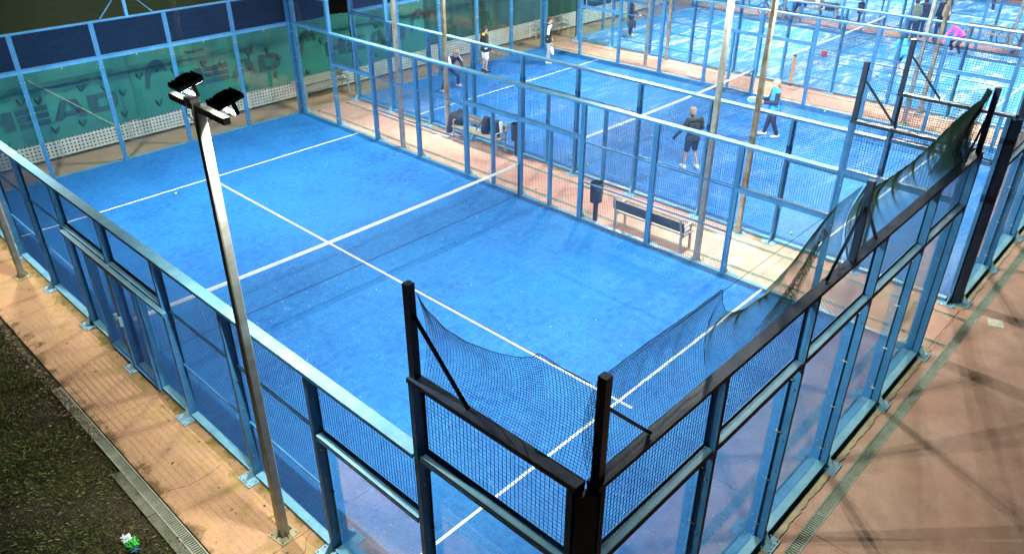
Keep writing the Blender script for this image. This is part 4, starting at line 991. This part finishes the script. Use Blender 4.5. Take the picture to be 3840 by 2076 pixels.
racket('pale green racket held in both hands by the man in azure', world_pt(t, (0, .40, 1.10)), (-.45, .6, .10), (.6, .3, .55), PALEG, PALEG)
# third court
t, j = person('player in dark track jacket with red front on the sandy third court', (26.66, 18.45, 0), (.72, -.69), BLKC, BLKC, LIME, HAIRD, collar=None,
    J=dict(elr=(.26,.02,1.14), wrr=(.16,.28,1.0), ell=(-.26,.02,1.14), wrl=(-.14,.30,1.0)))
put('shirt_front', sdf_mesh('shirt_front', [((0, .115, 1.05), (0, .10, 1.40), .035, .045)], REDC, .012, .02), t)
racket('black racket held low by the player with the red front', world_pt(t, (.05, .38, .98)), (.55, -.5, -.35), (.3, -.6, .6), BPLASTIC)
t, j = person('running player in turquoise shirt and dark shorts on the third court', (28.1, 6.95, 0), (.35, .93), TURQ, fl('slate_shorts', (.04, .06, .12)), WHT, fl('brown_hair', (.12, .08, .05)), shorts=True, sleeves=False,
    J=dict(pel=(0,-.05,.93), chest=(.03,.08,1.24), neck=(.04,.15,1.42), head=(.05,.22,1.57), shr=(.21,.10,1.37), shl=(-.15,.10,1.37), elr=(.36,.14,1.12), wrr=(.44,.32,1.02), ell=(-.28,.12,1.13), wrl=(-.2,.34,1.02), knr=(.12,.12,.52), anr=(.16,-.12,.14), knl=(-.10,.08,.50), anl=(-.10,.02,.09)))
t, j = person('crouching player in bright pink jacket near the right edge of the third court', (33.5, 6.50, 0), (-.72, .69), PINK, BLKC, WHT, HAIRD,
    J=dict(pel=(0,-.18,.72), chest=(0,.10,.98), neck=(0,.24,1.10), head=(0,.33,1.23), shr=(.19,.18,1.07), shl=(-.19,.18,1.07), elr=(.23,.30,.84), wrr=(.12,.50,.70), ell=(-.24,.26,.82), wrl=(-.16,.44,.66),
           hir=(.11,-.17,.70), hil=(-.11,-.17,.70), knr=(.28,.10,.44), knl=(-.28,.10,.44), anr=(.32,-.08,.09), anl=(-.32,-.08,.09)))
racket('dark racket with red throat held out by the player in pink', world_pt(t, (.12, .56, .64)), (-.1, .85, -.35), (.7, -.2, .5), fl('dark_red_face', (.10, .03, .03)))
person('spectator in sage green jacket standing in the third gap', (35.30, 8.95, ZG), (.8, .6), SAGE, NAVY, BLKC, HAIRD, longcoat=False)
person('spectator in dark blue coat between the sage jacket and the pale pole', (35.85, 8.75, ZG), (.75, .66), NAVY, NAVY, BLKC, HAIRD)
t, j = person('spectator in long black coat carrying a pale backpack', (36.45, 8.1, ZG), (.7, .7), BLKC, BLKC, BLKC, HAIRD, longcoat=True, scale=1.04)
bp_ = world_pt(t, (0, -.20, 1.20))
tb = thing('backpack', 'pale round backpack on the back of the black-coated spectator', 'backpack', bp_, t.rotation_euler[2])
BEIGE = fl('beige_canvas', (.55, .50, .40))
put('bag', sdf_mesh('bag', [((0, -.03, -.14), (0, -.02, .16), .17, .13), ((-.06, -.08, -.12), (.06, -.08, -.12), .09, .09)], BEIGE, .015, .04), tb)
m_ = MB()
for s in (-1, 1): m_.bar((s*.10, .05, .22), (s*.12, .02, -.18), .015, n=6)
m_.build('strap', BEIGE, tb)
person('player in dark trousers cut off by the top edge, farthest court', (44.3, 7.9, 0), (-.3, .9), BLKC, NAVY, WHT, HAIRD)

# ------------------------------------------------------------------ balls and small gear
BM = MB().sphere((0, 0, 0), .033, 10, 7).mesh('ball', BALLM, True)
def ball(x, y, label, z=0.0, group='tennis balls lying on the courts'):
    o = put('ball', BM, None, (x, y, z+.036)); tag(o, label, 'ball', group)
for (x, y, lb) in ((16.58, 11.73, 'ball left of the net at the second court, farthest of the row'), (16.22, 11.25, 'ball touching the white net band in view, second court'), (15.08, 10.49, 'ball lying behind the net left of the man in charcoal'),
                   (16.13, 9.97, 'ball at the foot of the net beside the man in charcoal'), (12.94, 10.65, 'ball by the left fence of the second court, near the net'), (12.86, 9.98, 'ball under the net end at the left fence, second court'),
                   (22.2, 7.12, 'ball at the far fence behind the man in azure'), (12.78, 3.76, 'bright ball alone near the corner of the second court'), (3.84, 16.6, 'tiny ball alone on the nearest court by the far service line')): ball(x, y, lb)
ball(10.69, 10.0, 'ball on the red paving between litter bin and net post', ZG)
for i, (x, y) in enumerate([(33.62, 10.83), (32.73, 10.93), (33.04, 10.78), (32.36, 10.57), (31.69, 10.47), (31.97, 10.18), (32.19, 10.12), (31.63, 10.28), (33.0, 10.44), (32.98, 10.94), (29.97, 10.19), (28.45, 9.79), (28.92, 9.46), (27.84, 11.0), (26.78, 10.69)]):
    ball(x, y, ('yellow ball in the loose cluster beyond the red basket at the third net' if i < 10 else ('yellow ball closest to the red basket at the third net', 'yellow ball on the near side of the third net, second from the red basket', 'yellow ball out on the sand, nearest the camera, third court', 'yellow ball behind the third net, above the orange padded tube', 'yellow ball behind the third net, leftmost beside the orange padded tube')[i-10]), group='balls scattered by the third net')
b = thing('ball_basket', 'small red ball basket standing at the third net', 'basket', (29.36, 10.36, 0))
MB().bar((0, 0, .005), (0, 0, .22), .10, .13, n=12).build('basket', REDC, b); m_ = MB()
for (dx, dy) in ((0, 0), (.06, .02), (-.05, .04), (.0, -.06)): m_.sphere((dx, dy, .235), .033, 8, 5)
m_.build('ball', BALLM, b, kind='stuff')
ORNG = fl('orange_foam', (.62, .22, .02))
for (x, y, m0, lb) in ((24.50, 9.50, ORNG, 'tall orange padded tube with black caps left of the third court'), (36.86, 9.50, fl('salmon_foam', (.62, .16, .12)), 'tall salmon padded tube beside the spectator in sage')):
    tt = thing('padded_tube', lb, 'tube', (x, y, ZG), 0, 'padded tubes by the gates')
    MB().bar((0, 0, .08), (0, 0, 1.08), .045, n=12).build('sleeve', m0, tt); MB().bar((0, 0, 0), (0, 0, .079), .048, n=12).bar((0, 0, 1.081), (0, 0, 1.16), .048, n=12).build('cap', BPLASTIC, tt)
# folding ball trolley by the player with the red front
tt = thing('ball_trolley', 'folding ball trolley with crossed chrome legs in front of the red-fronted player', 'trolley', (26.25, 18.12, 0), R(43))
MB().box(-.17, .17, -.17, .17, .52, .80).build('bag', BLKC, tt); CHR = surf('chrome', (.75, .76, .78), .2, .9)
m_ = MB()
for yy in (-.18, .18):
    m_.bar((-.2, yy, .0), (.2, yy, .84), .011, n=6); m_.bar((.2, yy+.012, .0), (-.2, yy+.012, .84), .011, n=6)
m_.build('leg', CHR, tt)
# bags
def lump(name, label, loc, prims, m, cat='bag', rz=0, group=None, straps=None):
    t_ = thing(name, label, cat, loc, rz, group); put('bag', sdf_mesh('bag', prims, m, .015, .05), t_)
    for (p0, p1) in (straps or []): MB().bar(p0, p1, .016, n=6).build('strap', BPLASTIC, t_)
    return t_
BG = 'sports bags on the benches'
lump('racket_bag', 'large black racket bag hanging over the left end of the bag-laden bench', (12.02, 14.35, .42), [((0, -.04, .14), (-.02, .20, .16), .19, .19), ((-.06, .26, .12), (-.16, .32, -.22), .15, .11), ((.05, .02, .2), (.07, .05, .36), .15, .10)], BLKC, group=BG)
lump('backpack', 'black backpack in the middle of the bag-laden bench', (11.98, 13.20, .42), [((0, 0, .10), (.05, 0, .40), .15, .12), ((-.08, 0, .08), (-.06, 0, .22), .08, .07)], BLKC, group=BG, straps=[((.05, .1, .4), (-.15, .22, .12)), ((-.15, .22, .12), (-.1, .3, .05))])
lump('backpack', 'navy backpack at the right end of the bag-laden bench', (11.98, 12.78, .42), [((0, 0, .10), (.05, 0, .38), .15, .11), ((-.08, .02, .10), (-.08, -.02, .22), .08, .06)], NAVY, group=BG)
lump('towel', 'white towel crumpled behind the navy backpack', (12.06, 12.62, .60), [((0, 0, 0), (.02, .06, .20), .06, .07)], WHT, cat='towel')
lump('racket_bag', 'dark bag on the left end of the far bench', (36.55, 14.75, .42), [((0, 0, .12), (.0, .25, .10), .17, .12), ((-.1, .25, .1), (-.3, .35, -.3), .1, .06)], BLKC, group=BG)
lump('backpack', 'cream bag in the middle of the far bench', (36.55, 14.0, .42), [((0, 0, .10), (.05, .1, .38), .17, .10)], BEIGE, group=BG)
lump('racket_bag', 'black bag on the right of the cream bag, far bench', (36.55, 13.45, .42), [((0, 0, .12), (.03, -.35, .22), .18, .17)], BLKC, group=BG)
lump('sports_bag', 'dark bag on the ground at the right of the far bench', (36.4, 12.5, ZG+.16), [((0, 0, .0), (.0, .3, .05), .15, .12), ((0, -.05, .0), (-.1, -.1, .3), .10, .06)], BLKC, group='sports bags on the ground')
lump('sports_bag', 'beige long bag lying against the second court fence', (22.83, 12.62, ZG+.11), [((0, -.26, 0), (0, .26, .01), .10, .11)], BEIGE, group='sports bags on the ground')
lump('sports_bag', 'lime green bag by the perforated fence behind the third court', (29.7, 21.1, ZG+.18), [((0, -.1, 0), (0, .2, .08), .18, .15)], fl('lime_bag', (.45, .60, .12)), group='sports bags on the ground')
# plastic rubbish on the grass
tt = thing('plastic_rubbish', 'crumpled white and green plastic bag thrown on the grass', 'rubbish', (-1.95, 6.12, -.06), 0); tt.scale = (1.25, 1.35, 1.2)
rg = random.Random(5)
def crumple(n, sp, r): return [((rg.uniform(-sp, sp), rg.uniform(-sp, sp), rg.uniform(0, sp*.7)), (rg.uniform(-sp, sp), rg.uniform(-sp, sp), rg.uniform(0, sp)), rg.uniform(r*.3, r), rg.uniform(r*.2, r)) for _ in range(n)]
put('white_part', sdf_mesh('white_part', crumple(22, .05, .010), fl('white_plastic', (.7, .72, .70)), .006, .006), tt, (0, .075, 0))
put('green_part', sdf_mesh('green_part', crumple(24, .065, .012), fl('green_plastic', (.03, .33, .04)), .006, .006), tt, (.01, -.04, 0))
put('dark_part', sdf_mesh('dark_part', crumple(16, .05, .012), fl('teal_plastic', (.01, .08, .10)), .006, .006), tt, (0, -.11, -.005))

# ------------------------------------------------------------------ bicycles
def bicycle(label, x, y, rz, lean=.12):
    t = thing('bicycle', label, 'bicycle', (x, y, ZG), 0, 'bicycles between the courts'); t.rotation_euler = (lean, 0, rz)
    for wx in (-.52, .52):
        w = MB().ring((0, 0, 0), (1, 0, 0), (0, 0, 1), .325, .02, 24, 6).build('wheel', BPLASTIC, t, (wx, 0, .345))
        sp = MB().ring((0, 0, 0), (1, 0, 0), (0, 0, 1), .30, .009, 24, 5)
        for i in range(12):
            a = 2*math.pi*i/12; sp.bar((0, 0, 0), (.30*math.cos(a), 0, .30*math.sin(a)), .002, n=3)
        sp.bar((0, -.04, 0), (0, .04, 0), .02, n=8); sp.build('rim', CHR, w)
    f = MB(); A, Bk, S, Hd, Fk = (-.52,0,.345), (-.08,0,.30), (-.2,0,.80), (.36,0,.82), (.52,0,.345)
    for p, q, r in ((A, Bk, .013), (A, S, .011), (Bk, S, .017), (S, Hd, .017), (Bk, (.38,0,.72), .02), (Hd, (.385,0,.70), .02), ((.385,0,.70), Fk, .014), (S, (-.225,0,.94), .013), (Hd, (.34,0,.95), .014)): f.bar(p, q, r, n=7)
    f.build('frame', BPLASTIC, t); MB().bar((.36, -.28, .98), (.34, 0, .95), .012, n=6).bar((.34, 0, .95), (.36, .28, .98), .012, n=6).build('handlebar', BPLASTIC, t)
    MB().prism([(-.36, -.07), (-.1, -.018), (-.1, .018), (-.36, .07)], .94, .98).build('saddle', BPLASTIC, t)
    MB().ring((-.08, -.03, .30), (1, 0, 0), (0, 0, 1), .09, .008, 16, 4).bar((-.08, -.06, .30), (.02, -.06, .16), .01, n=5).bar((-.08, .06, .30), (-.18, .06, .44), .01, n=5).build('crank', CHR, t)
bicycle('dark bicycle leaning on the farthest court fence at the right edge', 36.62, 4.85, R(100))
bicycle('dark bicycle beside the third court fence near the top, partly hidden by a pole', 35.15, 15.7, R(86), -.1)
